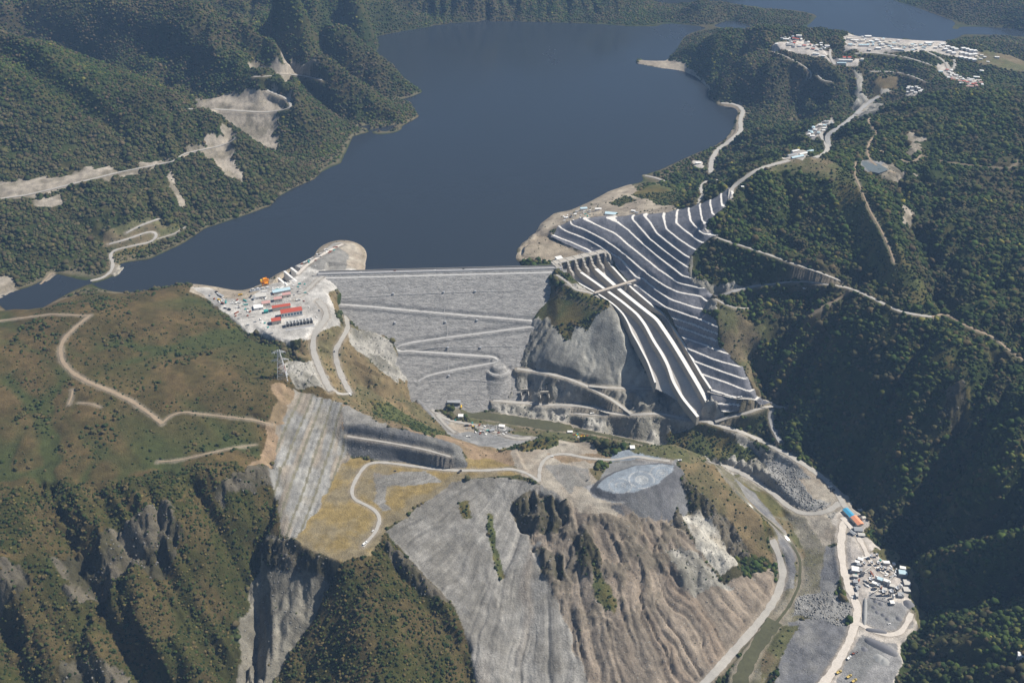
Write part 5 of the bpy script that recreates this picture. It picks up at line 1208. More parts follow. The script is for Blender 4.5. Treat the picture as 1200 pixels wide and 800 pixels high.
def excavator(px, py, rz, label, paint=None, group=None):
    paint = paint or YEL; x, y, z = P(px, py); z = float(hz(x, y)) + .3; t = thing('excavator', label, 'excavator', (x, y, z), R(rz), group)
    for s in (-1.3, 1.3): b = MB(); b.box((0, s, 0), (4.6, .7, 1.0), DK, 0, .9); b.build('track', t)
    b = MB(); b.box((-.6, 0, 1.15), (4.0, 3.0, 1.5), paint, 0, .95); b.build('house', t); b = MB(); b.box((1.0, .9, 1.6), (1.3, 1.1, 1.7), GLS, 0, .9); b.build('cab', t)
    b = MB(); b.bar((1.2, -.2, 2.2), (5.4, -.2, 5.2), .38, paint); b.build('boom', t); b = MB(); b.bar((5.4, -.2, 5.2), (8.0, -.2, 2.0), .3, paint); b.build('stick', t)
    b = MB(); b.box((8.1, -.2, .8), (1.3, 1.5, 1.3), DK, 0, .7); b.build('bucket', t); return t
# --- switchyard platform left of the dam
A_ = 17.0
building('switchgear_hall', 342, 369, 46, 17, 13, A_, W_, RED, 'largest red-roofed hall on the platform, blue-windowed front towards the transformer row', 'building', None, win=7, door=False)
building('switchgear_annex', 330, 362, 40, 11, 9, A_, CREAM, RED, 'narrow red-roofed building right behind the largest red-roofed hall', 'building')
building('control_building', 324, 378, 20, 14, 9, A_, CREAM, RED, 'small red-roofed building at the left end of the transformer row', 'building')
for (px, py), lb in zip([(312,357), (326,352), (336,347)], ['left of the three dull pink roofed sheds in a row on the platform', 'middle of the three dull pink roofed sheds in a row on the platform', 'right of the three dull pink roofed sheds in a row on the platform']):
    building('equipment_shed', px, py, 18, 11, 7, A_, CREAM, PINK, lb, 'shed', 'pink roofed sheds')
building('workshop', 303, 361, 20, 15, 5, A_, W_, W_, 'wide low white flat-roofed workshop in the middle of the gravel platform', 'workshop', flat=True)
building('workshop', 306, 348, 24, 14, 5, 12, DUSTY, DUSTY, 'long dusty flat-roofed workshop near the lake side of the platform', 'workshop', flat=True)
building('control_building', 300, 350, 12, 8, 5, 30, W_, GREY, 'small grey-roofed cabin left of the dusty workshop', 'cabin', flat=True)
building('warehouse', 330, 342, 40, 12, 5, 22, DUSTY, LBLUE, 'long pale blue-grey roofed warehouse behind the pink sheds', 'warehouse', flat=True)
building('site_office', 312, 366, 9, 8, 5, A_, TEAL, TEAL, 'small teal cabin beside the red-roofed hall', 'cabin', flat=True)
building('site_office', 259, 347, 15, 5, 3.2, -38, W_, GREY, 'dark-roofed site cabin on the narrow left end of the platform', 'cabin', flat=True)
# transformer row: bays between fire walls
tx_, ty_, tz_ = P(351, 380); rz = R(A_); lo, hi = ground(tx_, ty_, 58, 12, rz)
t = thing('transformer_row', 'row of transformer bays between white fire walls in front of the red-roofed hall', 'transformers', (tx_, ty_, hi), rz)
b = MB(); b.box((0, 0, -6), (62, 15, 6.4), M_conc); b.build('slab', t)
for k in range(9): b = MB(); b.box((-29 + k * 7.2, 0, .4), (.9, 11, 8.5), W_); b.build('fire_wall', t)
b = MB(); b.box((0, 5.6, .4), (59, .8, 8.9), W_); b.build('back_wall', t)
for k in range(8):
    b = MB(); b.box((-25.4 + k * 7.2, 0, .5), (3.8, 6, 4.4), DK); tr = b.build('transformer', t); b = MB(); b.cyl((-25.4 + k * 7.2, -1, 4.9), (-25.4 + k * 7.2, -1, 7.4), .5, .25, W_, 6); b.build('bushing', tr)
b = MB(); b.box((0, -12.5, -5), (60, 9, 5.2), M_crest); b.box((0, -17.5, -8), (64, 1.2, 9), W_); b.build('apron', t)
# orange gantry crane
gx_, gy_, gz_ = P(311, 334); t = thing('gantry_crane', 'bright orange gantry crane standing at the water by the intake slots', 'crane', (gx_, gy_, gz_ - 1), R(20))
for a in (-7, 7):
    for c_ in (-4.5, 4.5): b = MB(); b.box((a, c_, 0), (1.6, 1.6, 12), ORG); b.build('leg', t)
for c_ in (-4.5, 4.5): b = MB(); b.box((0, c_, 12), (20, 2.0, 2.2), ORG); b.build('girder', t)
b = MB(); b.box((1, 0, 14.2), (9, 8, 4.5), ORG); b.build('machinery_house', t); b = MB(); b.box((-7, 0, 14.2), (5, 7, 2.2), YEL); b.build('trolley', t); b = MB(); b.box((0, 0, 6), (15.6, 10.6, .6), ORG); b.build('platform', t); b = MB(); b.box((4, 0, 18.7), (3, 3, 1.6), ORG); b.build('roof_vent', t)
# intake walls between the slots
t0 = None
for (a, c_), lb in zip([((327,327),(336,334)), ((334,319),(347,329)), ((342,315),(353,323))], ['shortest left concrete wall between the dark intake slots', 'middle concrete wall between the dark intake slots', 'right concrete wall at the edge of the dark intake slots']):
    A2 = line_w([(*a, 20), (*c_, 22)]); m_ = A2.mean(0); d = A2[1] - A2[0]; L = np.hypot(*d[:2]); t = thing('intake_wall', lb, 'wall', (m_[0], m_[1], 0), math.atan2(d[1], d[0]), 'intake slot walls')
    b = MB(); b.box((0, 0, -10), (L + 6, 4.4, 31), M_white); b.build('wall', t); b = MB(); b.box((0, 0, 21.003), (L + 6.4, 5.2, 1.2), M_white); b.build('coping', t)
b = MB(); ix, iy, iz = P(305, 339)
t = thing('intake_gate_house', 'grey flat-topped intake gate house on piers beside the orange crane', 'gate house', (ix, iy, 0), R(16)); b.box((0, 0, 14), (46, 12, 6), GREY); b.build('deck', t)
for k in range(6): b = MB(); b.box((-20 + k * 8, 0, -10), (2.2, 11, 24), M_conc); b.build('pier', t)
for k in range(4): b = MB(); b.box((-16 + k * 11, 0, 20), (5, 5, 3.5), GALV if k % 2 else DUSTY); b.build('hoist', t)
# electrical frames
for i, (px, py) in enumerate([(318,360), (322,358), (327,357), (332,356), (337,354), (341,353), (345,352), (314,362)]):
    x, y, z = P(px, py); t = thing('switch_frame', 'thin grey steel switchgear portal between the pink sheds and the red roofs', 'frame', (x, y, z), R(A_), 'steel switchgear portals')
    for a in (-2.6, 2.6): b = MB(); b.box((a, 0, -1), (.5, .5, 10), GALV); b.build('post', t)
    b = MB(); b.box((0, 0, 9), (6.2, .6, .6), GALV); b.build('beam', t)
VP = [(256,345,-40,W_,'d','white truck parked on the narrow left end of the platform'),(262,351,-40,W_,'c','white pickup near the left edge of the gravel platform'),(254,343,-35,DK,'d','dark truck nearest the lake tip of the platform'),
 (257,352,-38,YEL,'d','yellow truck in the parked line at the left platform edge'),(261,356,-38,RUST,'d','rust-red truck in the parked line at the left platform edge'),(265,361,-38,W_,'d','white truck in the parked line, right of the rust-red one'),(269,363,-38,DK,'d','dark truck ending the parked line at the platform edge'),
 (278,355,60,W_,'d','white truck standing alone in the open middle of the platform'),(280,361,20,DK,'c','dark pickup just below the lone white truck'),(271,356,15,W_,'c','white pickup left of the lone white truck'),(282,346,10,YEL,'d','yellow truck by the lake edge of the platform'),
 (294,348,80,DK,'d','dark truck beside the small grey-roofed cabin'),(296,360,-20,W_,'c','white pickup left of the white workshop'),(352,338,40,W_,'c','white pickup on the road to the dam crest'),(349,342,40,DK,'c','dark pickup on the road to the dam crest'),
 (350,352,10,W_,'d','white truck right of the pink sheds'),(356,353,-30,RUST,'c','red pickup at the road bend right of the pink sheds'),(362,360,-50,W_,'c','white car-sized pickup right of the red-roofed hall'),(374,364,-50,DK,'c','dark pickup at the top of the forked exit road'),
 (371,372,-50,W_,'c','white pickup on the exit road near the fork'),(392,412,-70,DK,'c','dark pickup halfway down the right exit road'),(411,463,-60,W_,'d','white truck at the lower end of the exit roads'),
 (358,308,35,W_,'d','white truck on the rock knoll left of the dam'),(366,303,35,W_,'c','white pickup on the rock knoll road'),(374,299,35,DK,'c','dark pickup on the rock knoll road'),(382,293,35,W_,'d','white truck near the tip of the rock knoll'),(369,312,10,W_,'c','white pickup where the knoll meets the dam crest'),
 (694,485,5,W_,'d','white truck on the road at the foot of the rock cliff'),(500,457,-60,DK,'c','dark pickup on the road at the left foot of the dam'),(504,470,-60,DK,'c','second dark pickup lower at the left foot of the dam'),
 (555,500,10,YEL,'e','yellow excavator in the works yard below the dam'),(547,499,0,DK,'d','dark truck in the works yard below the dam'),(538,491,20,W_,'d','white truck left in the works yard below the dam'),(565,506,0,W_,'d','white truck right of the yellow excavator below the dam'),
 (588,501,-20,W_,'d','white truck between rubble heaps below the dam'),(594,507,30,DK,'c','dark pickup between rubble heaps below the dam'),(581,510,10,W_,'c','white pickup on the lower track of the works yard'),(549,512,0,W_,'d','white truck at the scrub edge of the works yard'),
 (676,511,-10,YEL,'e','yellow excavator in the small plant beside the river'),(683,512,-10,YEL,'d','yellow dump truck in the small plant beside the river'),(690,515,-10,W_,'d','white truck in the small plant beside the river'),
 (463,552,0,DK,'c','dark pickup on the bench road under the dark cut'),(539,553,50,DK,'d','dark dump truck on the bench road near the spoil crest'),(437,622,60,W_,'c','white pickup at the bottom bend of the bench road'),(428,637,50,W_,'d','white truck at the end of the bench road'),(647,535,0,W_,'c','white pickup on the upper plateau road'),(688,563,40,DK,'c','dark pickup behind the ringed grey platform'),(796,540,0,W_,'d','white truck at the right tip of the ringed plateau'),
 (973,571,20,W_,'d','white truck by the rubble tip in the river bend'),(976,575,20,DK,'d','dark truck by the rubble tip in the river bend'),(973,564,20,DK,'c','dark pickup by the rubble tip in the river bend'),(962,594,10,DK,'c','dark pickup where the river road bends'),
 (983,788,-35,YEL,'D','leftmost of the three big yellow haul trucks in the bottom gravel yard'),(995,793,-30,YEL,'D','middle of the three big yellow haul trucks in the bottom gravel yard'),(1001,798,-30,YEL,'D','rightmost of the three big yellow haul trucks in the bottom gravel yard'),
 (995,771,40,W_,'d','white truck beside the red machine in the bottom gravel yard'),(1000,766,20,RUST,'e','rust-red excavator in the bottom gravel yard'),(1042,731,10,W_,'c','white pickup among the small gravel heaps'),
 (943,339,5,W_,'d','white truck on the hillside road right of the terraces'),(867,466,5,W_,'d','white truck left on the landing at the foot of the chutes'),(858,467,-10,W_,'d','white truck right on the landing at the foot of the chutes'),(848,463,0,DK,'c','dark pickup on the landing at the foot of the chutes')]
for px, py, rz, pt, k, lb in VP:
    if k == 'd': dump_truck(px, py, rz, pt, lb)
    elif k == 'D': dump_truck(px, py, rz + 60, YEL2, lb, None, 1.1)
    elif k == 'c': car(px, py, rz, pt, lb)
    else: excavator(px, py, rz, lb, pt)
for u, k, lb in ((168, RUST, 'red pickup on the dam crest, left'), (262, W_, 'white pickup at the middle of the dam crest'), (330, DK, 'dark pickup on the dam crest right of the middle'), (88, W_, 'white pickup near the left end of the dam crest')):
    x, y = wdam(u, -7 if u % 3 else -9.5); car(0, 0, math.degrees(math.atan2(dv[1], dv[0])), k, lb, pos=(x, y, 25.22))
# power pylon
x, y, z = P(331, 442); t = thing('power_pylon', 'tall grey lattice power pylon with two cross-arm levels on the brown hill ridge', 'pylon', (x, y, z), R(10)); HP = 68.0
def pw(h): return 8.2 * (1 - h / HP) ** 1.0 + 1.6 if h < 40 else np.interp(h, [40, 68], [4.98, 1.6])
for sx_ in (-1, 1):
    for sy_ in (-1, 1):
        b = MB(); pts_ = [(sx_ * pw(h), sy_ * pw(h), h - 2) for h in (0, 20, 40, 68)]
        for p_, q_ in zip(pts_[:-1], pts_[1:]): b.bar(p_, q_, .5, GALV)
        b.build('leg', t)
lv = [4, 11, 18, 25, 32, 38, 44, 50, 56, 62]
for i, h in enumerate(lv):
    a = pw(h); b = MB(); h2 = lv[i + 1] if i + 1 < len(lv) else 67; c_ = pw(h2); mt = RUST if i in (2, 3, 6) else GALV
    for k in range(4):
        p0 = [(-1, -1), (1, -1), (1, 1), (-1, 1)][k]; p1 = [(1, -1), (1, 1), (-1, 1), (-1, -1)][k]
        b.bar((p0[0] * a, p0[1] * a, h - 2), (p1[0] * a, p1[1] * a, h - 2), .28, mt); b.bar((p0[0] * a, p0[1] * a, h - 2), (p1[0] * c_, p1[1] * c_, h2 - 2), .26, mt); b.bar((p1[0] * a, p1[1] * a, h - 2), (p0[0] * c_, p0[1] * c_, h2 - 2), .26, mt)
    b.build('brace', t)
for h, wd in ((42, 17), (60, 13)):
    b = MB()
    for s in (-1, 1):
        for q in (-2.4, 2.4): b.bar((s * 2, q, h), (s * wd, 0, h), .42, GALV); b.bar((s * 2, q, h + 4.5), (s * wd, 0, h), .42, GALV)
        for f_ in (.3, .55, .8): b.bar((s * wd * f_, -1.6, h), (s * wd * f_, 1.6, h + 2.5 * (1 - f_)), .3, GALV)
    ca = b.build('cross_arm', t)
    for s in (-1, -.6, .6, 1): b = MB(); b.cyl((s * wd, 0, h - 4), (s * wd, 0, h), .3, .3, W_, 5); b.build('insulator', ca)
for s in (-1, 1):
    for q in (-1, 1): b = MB(); b.box((s * pw(0), q * pw(0), -4), (2.4, 2.4, 3.4), M_white); b.build('footing', t)
# tunnel portals under the cliff
for (px, py), wd, lb in (((615, 464), 15, 'left dark tunnel portal with concrete frame at the foot of the cliff'), ((638, 467), 18, 'right dark tunnel portal with concrete frame at the foot of the cliff')):
    x, y, z = P(px, py); t = thing('tunnel_portal', lb, 'portal', (x, y + 2, z - 1), R(3), 'tunnel portals')
    arc = [(wd * .30 * math.cos(a), 9 + wd * .30 * math.sin(a)) for a in np.linspace(0, math.pi, 9)]; o_ = [(-wd / 2, 0), (-wd / 2, 17), (wd / 2, 17), (wd / 2, 0)]; inn = [(wd * .30, 0)] + arc + [(-wd * .30, 0)]
    b = MB(); ring = [(-wd / 2, 0), (-wd / 2, 19), (wd / 2, 19), (wd / 2, 0)] + inn; b.prism([(p, q) for p, q in ring], 0, 3, (0, 0), (0, 1), (1, 0), M_conc); b.build('frame', t)
    b = MB(); b.prism([(p * .995, q * .998 + .01) for p, q in inn], 1.6, 22, (0, 0), (0, 1), (1, 0), M_dark); b.build('opening', t)
    for s in (-1, 1): b = MB(); b.box((s * (wd / 2 + .8), -6, -3), (1.5, 14, 15), M_conc); b.build('wing_wall', t)
x, y, z = P(532, 473); t = thing('outlet_structure', 'dark flat-roofed concrete outlet box at the left toe of the dam', 'outlet', (x, y, z - 2), R(-4))
b = MB(); b.box((0, 0, 8), (30, 12, 2), GREY); b.build('roof', t)
for s in (-14, 0, 14): b = MB(); b.box((s, 0, -2), (1.6, 11, 10), M_conc); b.build('side_wall', t)
b = MB(); b.box((0, 5, -2), (28, 1, 10), M_dark); b.build('back_wall', t); b = MB(); b.box((17.5, -8, 0), (2.5, 10, 3), YEL); b.build('stop_log', t)
# small white buildings around the spillway and shore
building('training_wall_block', 655, 305, 16, 14, 6, 25, M_white, M_white, 'bright white concrete block where the dam meets the spillway gates', 'building', flat=True, door=False)
for px, py, L, Wd, h, a, rf, lb in [(684,246,18,9,5,5,LBLUE,'pale blue-roofed shed on the shore above the terraced cut'),(701,246,16,6,4,2,W_,'narrow white cabin on the shore right of the pale blue shed'),(674,252,7,5,3.5,20,W_,'white box cabin left of the pale blue shore shed, upper'),(669,255,7,5,3.5,20,DK,'dark box cabin among the white ones on the shore'),(664,256,7,5,3.5,20,W_,'leftmost white box cabin on the shore above the cut'),(676,249,8,4,3.5,10,GREY,'grey box cabin just left of the pale blue shore shed'),(716,251,30,13,2,-12,LBLUE,'large flat pale blue slab roof behind the terraces'),(742,248,10,5,3,-20,W_,'white cabin at the top edge of the middle terraces'),(746,250,8,4,3,-20,GREY,'grey cabin at the top edge of the middle terraces'),(741,525,9,9,4,0,W_,'single white cabin at the far edge of the ringed plateau'),(540,489,11,9,6,0,W_,'white cabin in the works yard below the dam'),(588,500,13,7,4,-10,W_,'white shed between the rubble heaps below the dam'),(577,505,10,6,4,20,GREY,'grey shed between the rubble heaps below the dam'),(668,507,11,5,4,0,W_,'white cabin of the small plant beside the river'),(818,192,16,9,4,0,W_,'lone white building in the green slope by the right shore'),(870,220,6,5,3,0,W_,'tiny white cabin above the highest terrace')]:
    building('site_cabin', px, py, L, Wd, h, a, W_ if rf is not DK else DK, rf, lb, 'cabin', flat=True, door=L > 8)
x, y, z = P(696, 292); t = thing('control_tower', 'round ringed concrete hoist house at the right end of the spillway gates', 'building', (x, y, z), 0); b = MB(); b.cyl((0, 0, -1), (0, 0, 6), 8, 8, M_conc, 20); b.build('wall', t); b = MB(); b.cyl((0, 0, 6.003), (0, 0, 7), 8.6, 8.6, M_white, 20); b.build('roof', t)
# river yard buildings
e = line_w([(990,597.5,-155), (999.5,607.5,-155), (1008,617,-155)])
def longshed(a, c_, Wd, h, rf, lb):
    m_ = (a + c_) / 2; d = c_ - a; L = np.hypot(*d[:2]); return building('storage_shed', 0, 0, L, Wd, h, math.degrees(math.atan2(d[1], d[0])), CREAM, rf, lb, 'shed', pos=(m_[0], m_[1]))
longshed(e[0], e[1] - (e[1] - e[0]) * .04, 12, 5.5, BLUE, 'long shed with a bright blue roof at the forest edge'); longshed(e[1], e[2], 13, 5.8, ORNG, 'long shed with a salmon orange roof touching the blue-roofed one')
building('storage_shed', 1005, 622, 15, 10, 5, -5, GREY, GREY, 'grey roofed shed below the salmon orange roof, right', 'shed'); building('storage_shed', 999, 625, 11, 7, 4, -55, GREY, GREY, 'small grey roofed shed below the salmon orange roof, left', 'shed'); building('storage_shed', 1009, 627.5, 12, 7, 4, -5, GREY, DUSTY, 'dusty roofed shed touching the scrub below the grey sheds', 'shed')
building('house', 1007, 599, 8, 7, 4, 10, W_, CREAM, 'pale house half hidden in the trees right of the blue roof', 'house'); building('house', 1012, 607, 6, 5, 3, 10, W_, CREAM, 'tiny pale hut half hidden in trees right of the salmon roof', 'house'); building('house', 1197, 769, 12, 8, 5, -20, W_, W_, 'white roofed house alone in the forest at the right edge', 'house')
# crushing plant
def hopper(px, py, s, rz, body, lb):
    x, y, z = P(px, py); t = thing('crusher_tower', lb, 'crusher', (x, y, z), R(rz)); t.scale = (s, s, s)
    for a in (-2.4, 2.4):
        for c_ in (-2.4, 2.4): b = MB(); b.box((a, c_, -1), (.5, .5, 7), DK); b.build('leg', t)
    b = MB(); b.box((0, 0, 6), (6, 6, 3.5), body); b.build('body', t)
    b = MB(); V = [(-1.5,-1.5,9.5),(1.5,-1.5,9.5),(1.5,1.5,9.5),(-1.5,1.5,9.5),(-3.4,-3.4,12),(3.4,-3.4,12),(3.4,3.4,12),(-3.4,3.4,12),(-3,-3,12),(3,-3,12),(3,3,12),(-3,3,12),(-1.2,-1.2,9.8),(1.2,-1.2,9.8),(1.2,1.2,9.8),(-1.2,1.2,9.8)]
    b.add(V, [(0,1,5,4),(1,2,6,5),(2,3,7,6),(3,0,4,7),(4,5,9,8),(5,6,10,9),(6,7,11,10),(7,4,8,11),(8,9,13,12),(9,10,14,13),(10,11,15,14),(11,8,12,15),(12,13,14,15),(3,2,1,0)], GALV); b.build('hopper', t)
    b = MB(); b.box((0, -3.6, 5.6), (7.5, 1.2, .3), DK); b.build('walkway', t)
def conveyor(a, c_, h0, h1, lb):
    x0, y0, z0 = P(*a); x1, y1, z1 = P(*c_); t = thing('conveyor', lb, 'conveyor', (x0, y0, z0), 0); d = np.array([x1 - x0, y1 - y0, z1 - z0 + h1 - h0]); L = np.hypot(d[0], d[1]); n_ = np.array([-d[1], d[0]]) / L
    b = MB()
    V = [(d[0] * k + n_[0] * s, d[1] * k + n_[1] * s, h0 + d[2] * k + q) for k in (0, 1) for s, q in ((-.7, -.5), (.7, -.5), (.7, 0), (-.7, 0))]
    b.add(V, [(0, 1, 2, 3), (7, 6, 5, 4), (0, 4, 5, 1), (1, 5, 6, 2), (2, 6, 7, 3), (3, 7, 4, 0)], DUSTY); b.build('belt', t)
    for k in (.25, .6, .95):
        b = MB()
        for s in (-.8, .8): b.bar((d[0] * k + n_[0] * s, d[1] * k + n_[1] * s, -2), (d[0] * k + n_[0] * s, d[1] * k + n_[1] * s, h0 + d[2] * k - .5), .2, DK)
        b.build('trestle', t)
def silo(px, py, r, h, lb, m=None):
    x, y, z = P(px, py); t = thing('silo', lb, 'silo', (x, y, z - .5)); b = MB(); b.cyl((0, 0, 0), (0, 0, h), r, r, m or W_, 12); b.build('tank', t); b = MB(); b.cyl((0, 0, h), (0, 0, h + r * .6), r * 1.05, .3, m or W_, 12); b.build('roof', t)
YB = [(1008,656,9,6,-30,W_,'uppermost white roofed unit of the left plant column'),(1004,660,8,5,-20,W_,'white roofed unit second from the top of the left plant column'),(1002,668,13,11,-12,W_,'biggest white roof in the left plant column'),(1006,663,7,4,-20,GREY,'grey unit between white roofs in the left plant column'),(1008,669,6,5,-20,GREY,'grey unit right of the biggest white roof'),(1002,676,9,5,-15,DUSTY,'dusty unit right under the biggest white roof'),(1002,683,8,6,-10,GREY,'grey unit near the lower end of the left plant column'),(1010,674,5,5,0,DK,'dark unit on the right side of the left plant column'),(1004,690,4,9,0,GREY,'slim grey unit in the tail of the left plant column'),(1003,699,3.5,9,5,DUSTY,'slim dusty unit at the very tail of the left plant column'),
 (1038,661,11,6,-5,W_,'bright white cabin on the lower shore of the green pond'),(1047,662,5,5,0,W_,'small white cabin right of the one by the pond'),(1057,668,10,6,-15,W_,'white roofed unit at the upper right plant corner'),(1057,674,14,10,-10,LBLUE,'pale blue roofed unit at the right side of the plant'),(1062,685,11,12,-5,DUSTY,'dusty long shed at the right plant edge, upper'),(1062,692,11,10,-5,DUSTY,'dusty long shed at the right plant edge, lower'),(1055,698,10,8,-5,GREY,'grey unit left of the lower dusty long shed'),(1031,680,10,7,-30,LBLUE,'pale blue unit in the centre of the crushing plant'),(1038,683,10,6,-30,W_,'white unit in the centre of the crushing plant'),(1024,685,8,5,-30,W_,'white unit at the left of the central plant group'),(1036,692,8,6,-20,DUSTY,'dusty unit in the lower central plant group'),(1045,688,9,6,-20,DUSTY,'dusty unit between the centre and the right plant edge'),(1045,707,7,7,0,W_,'white cab-like unit at the head of the gravel heaps')]
for px, py, L, Wd, a, m_, lb in YB: building('plant_unit', px, py, L, Wd, random.uniform(3.5, 7), a, DUSTY if m_ is W_ else GREY, m_, lb, 'plant unit', flat=True, door=False)
for i, (px, py, s, m_) in enumerate([(1020,654,.7,GREY),(1027,652,.6,DK),(1021,661,.6,GREY),(1028,662,.65,DK),(1032,667,.7,GREY),(1037,668,.6,DK),(1043,669,.65,GREY),(1019,682,.8,DK),(1028,689,.9,GREY),(1034,697,.9,DK),(1043,697,1.0,GREY),(1050,693,.9,DK),(1012,662,.6,DK)]):
    hopper(px, py, s, -20 + 13 * i, m_, ['dark', 'grey'][m_ is GREY] + ' crusher tower with hopper, nearest ' + ['the plant entrance road', 'the upper left pond shore', 'the left column of white roofs', 'the row under the pond, left', 'the row under the pond, centre', 'the row under the pond, right of centre', 'the row under the pond, right end', 'the central group, far left', 'the central group, left', 'the central group, lowest', 'the central group, right', 'the dusty long sheds', 'the left column of roofs, right side'][i])
for i, (a, c_, h1, lb) in enumerate([((1020,700),(1043,704),9,'conveyor along the upper rim of the gravel heaps'),((1021,664),(1012,672),6,'conveyor linking the left column to the centre'),((1030,690),(1022,697),7,'short conveyor dropping to the gravel yard'),((1050,690),(1058,700),7,'conveyor beside the right grey unit'),((1036,686),(1046,678),8,'conveyor rising behind the central white unit'),((1005,686),(1005,702),6,'long conveyor forming the tail of the left column')]): conveyor(a, c_, 1.5, h1, lb)
for px, py, r, h, lb in [(1041,686,2.4,11,'tall white silo in the centre of the crushing plant'),(1046,701,2.2,10,'white silo just above the gravel heaps'),(1055,689,2.0,9,'white silo beside the dusty long sheds'),(1026,678,2.0,8,'white silo at the left of the centre of the plant')]: silo(px, py, r, h, lb)
GP = col('gravel_heap', (.16, .16, .17)); GP2 = col('pale_gravel_heap', (.30, .30, .29))
def heap(px, py, r, h, m_, lb, group='gravel heaps', sq=1.0):
    x, y, z = P(px, py); n = 22; V = [(0, 0, h)]; b = MB(); rr_ = np.random.default_rng(int(px * 7 + py))
    for q, hh in ((.35, .66), (.7, .3), (1.06, -.15)):
        for k in range(n): a = 2 * math.pi * k / n; j = 1 + rr_.uniform(-.09, .09); V.append((math.cos(a) * r * q * j * sq, math.sin(a) * r * q * j, h * hh))
    F = [(0, 1 + k, 1 + (k + 1) % n) for k in range(n)] + [(1 + s * n + k, 1 + (s + 1) * n + k, 1 + (s + 1) * n + (k + 1) % n, 1 + s * n + (k + 1) % n) for s in (0, 1) for k in range(n)]
    b.add(V, F, m_); o = b.build('gravel_heap', None, (0, 0, 0), True); o.location = (x, y, z - .2); tag(o, lb, 'heap', group)
for px, py, r, h, m_, lb in [(1026,704,5,3,GP,'upper left small grey heap in the gravel yard'),(1032,707,5,3,GP,'small grey heap right of the upper left one'),(1024,711,5,3,GP,'small grey heap under the upper left one'),(1028,717,5,2.6,GP,'lower left small grey heap in the gravel yard'),(1035,720,5,3,GP,'small grey heap in the middle bottom of the row'),(1040,725,5,3,GP,'lowest small grey heap of the row'),(1053,724,6,3.4,GP,'small grey heap set apart on the right'),(1064,707,10,6,GP,'large dark heap at the right plant corner'),
 (1013,760,6,3,GP,'small grey heap in the bottom gravel yard'),(1030,770,9,4,GP2,'pale double heap in the bottom gravel yard, left'),(1036,774,9,3.6,GP2,'pale double heap in the bottom gravel yard, right'),(1000,620,6,3,GP2,'pale heap beside the road at the yard entrance')]: heap(px, py, r, h, m_, lb)
# long ridges of stored gravel
def ridge_heap(a, c_, w, h, m_, lb):
    x0, y0, _ = P(*a); x1, y1, _ = P(*c_); d = np.array([x1 - x0, y1 - y0]); L = np.hypot(*d); d /= L; q = np.array([-d[1], d[0]]); b = MB(); V = []; n = 14
    for k in range(n + 1):
        f_ = k / n; e_ = math.sin(math.pi * min(1, max(0, f_ * 1.0))) ** .35 if 0 < f_ < 1 else 0
        for s, hh in ((-1, -.4), (-.45, .75), (0, 1), (.45, .75), (1, -.4)):
            X = x0 + d[0] * L * f_ + q[0] * s * w * (.4 + .6 * e_); Y = y0 + d[1] * L * f_ + q[1] * s * w * (.4 + .6 * e_); V.append((X, Y, float(hz(X, Y)) + hh * h * (e_ if hh > 0 else 1) + random.uniform(-.2, .2)))
    F = [(k * 5 + j, k * 5 + j + 1, k * 5 + j + 6, k * 5 + j + 5) for k in range(n) for j in range(4)]; b.add(V, F, m_); o = b.build('gravel_heap', None, None, True); tag(o, lb, 'heap', 'gravel heaps')
ridge_heap((1014,737), (1040,741), 6, 4, GP, 'long dark ridge of gravel on the lower rim of the middle yard'); ridge_heap((1013,748), (1052,768), 11, 6, GP, 'broad dark ridge of gravel across the bottom yard'); ridge_heap((1014,700), (1013,733), 5, 4, GP2, 'long pale ridge of gravel along the left side of the middle yard')
# dam workers' town and camps on the far ridge
TOWN = []
def town(px, py, L, Wd, h, a, wall, rf, lb, grp, flat=False): building('house', px, py, L, Wd, h, a, wall, rf, lb, 'house', grp, flat=flat, door=False)
cols_ = ['first', 'second', 'third', 'fourth']
for r_, row in enumerate([[(1110,56.5),(1116,58),(1120,59.5)],[(1107.5,59.5),(1112,62),(1117,64)],[(1128.5,58.5),(1133,59.5),(1137.5,61),(1142,61.5)],[(1127,64),(1132,65),(1136.5,66),(1142,65.5)],[(1126,69),(1131,70),(1136,71),(1141,72)]]):
    for c_, (px, py) in enumerate(row): town(px, py, 14, 11, 7, 8, W_, W_, '%s white block from the left in %s of the white town grid' % (cols_[c_], ['the back left row', 'the front left row', 'the back right row', 'the middle right row', 'the front right row'][r_]), 'white blocks in the town grid', True)
for i, px in enumerate((1041.5, 1047.5, 1053.5, 1059.5, 1065.5)): town(px, 53 + i * .5, 26, 8, 6, -62, W_, CREAM, '%s long white dormitory from the left in the slanted row' % ['first', 'second', 'third', 'fourth', 'fifth'][i], 'slanted white dormitories')
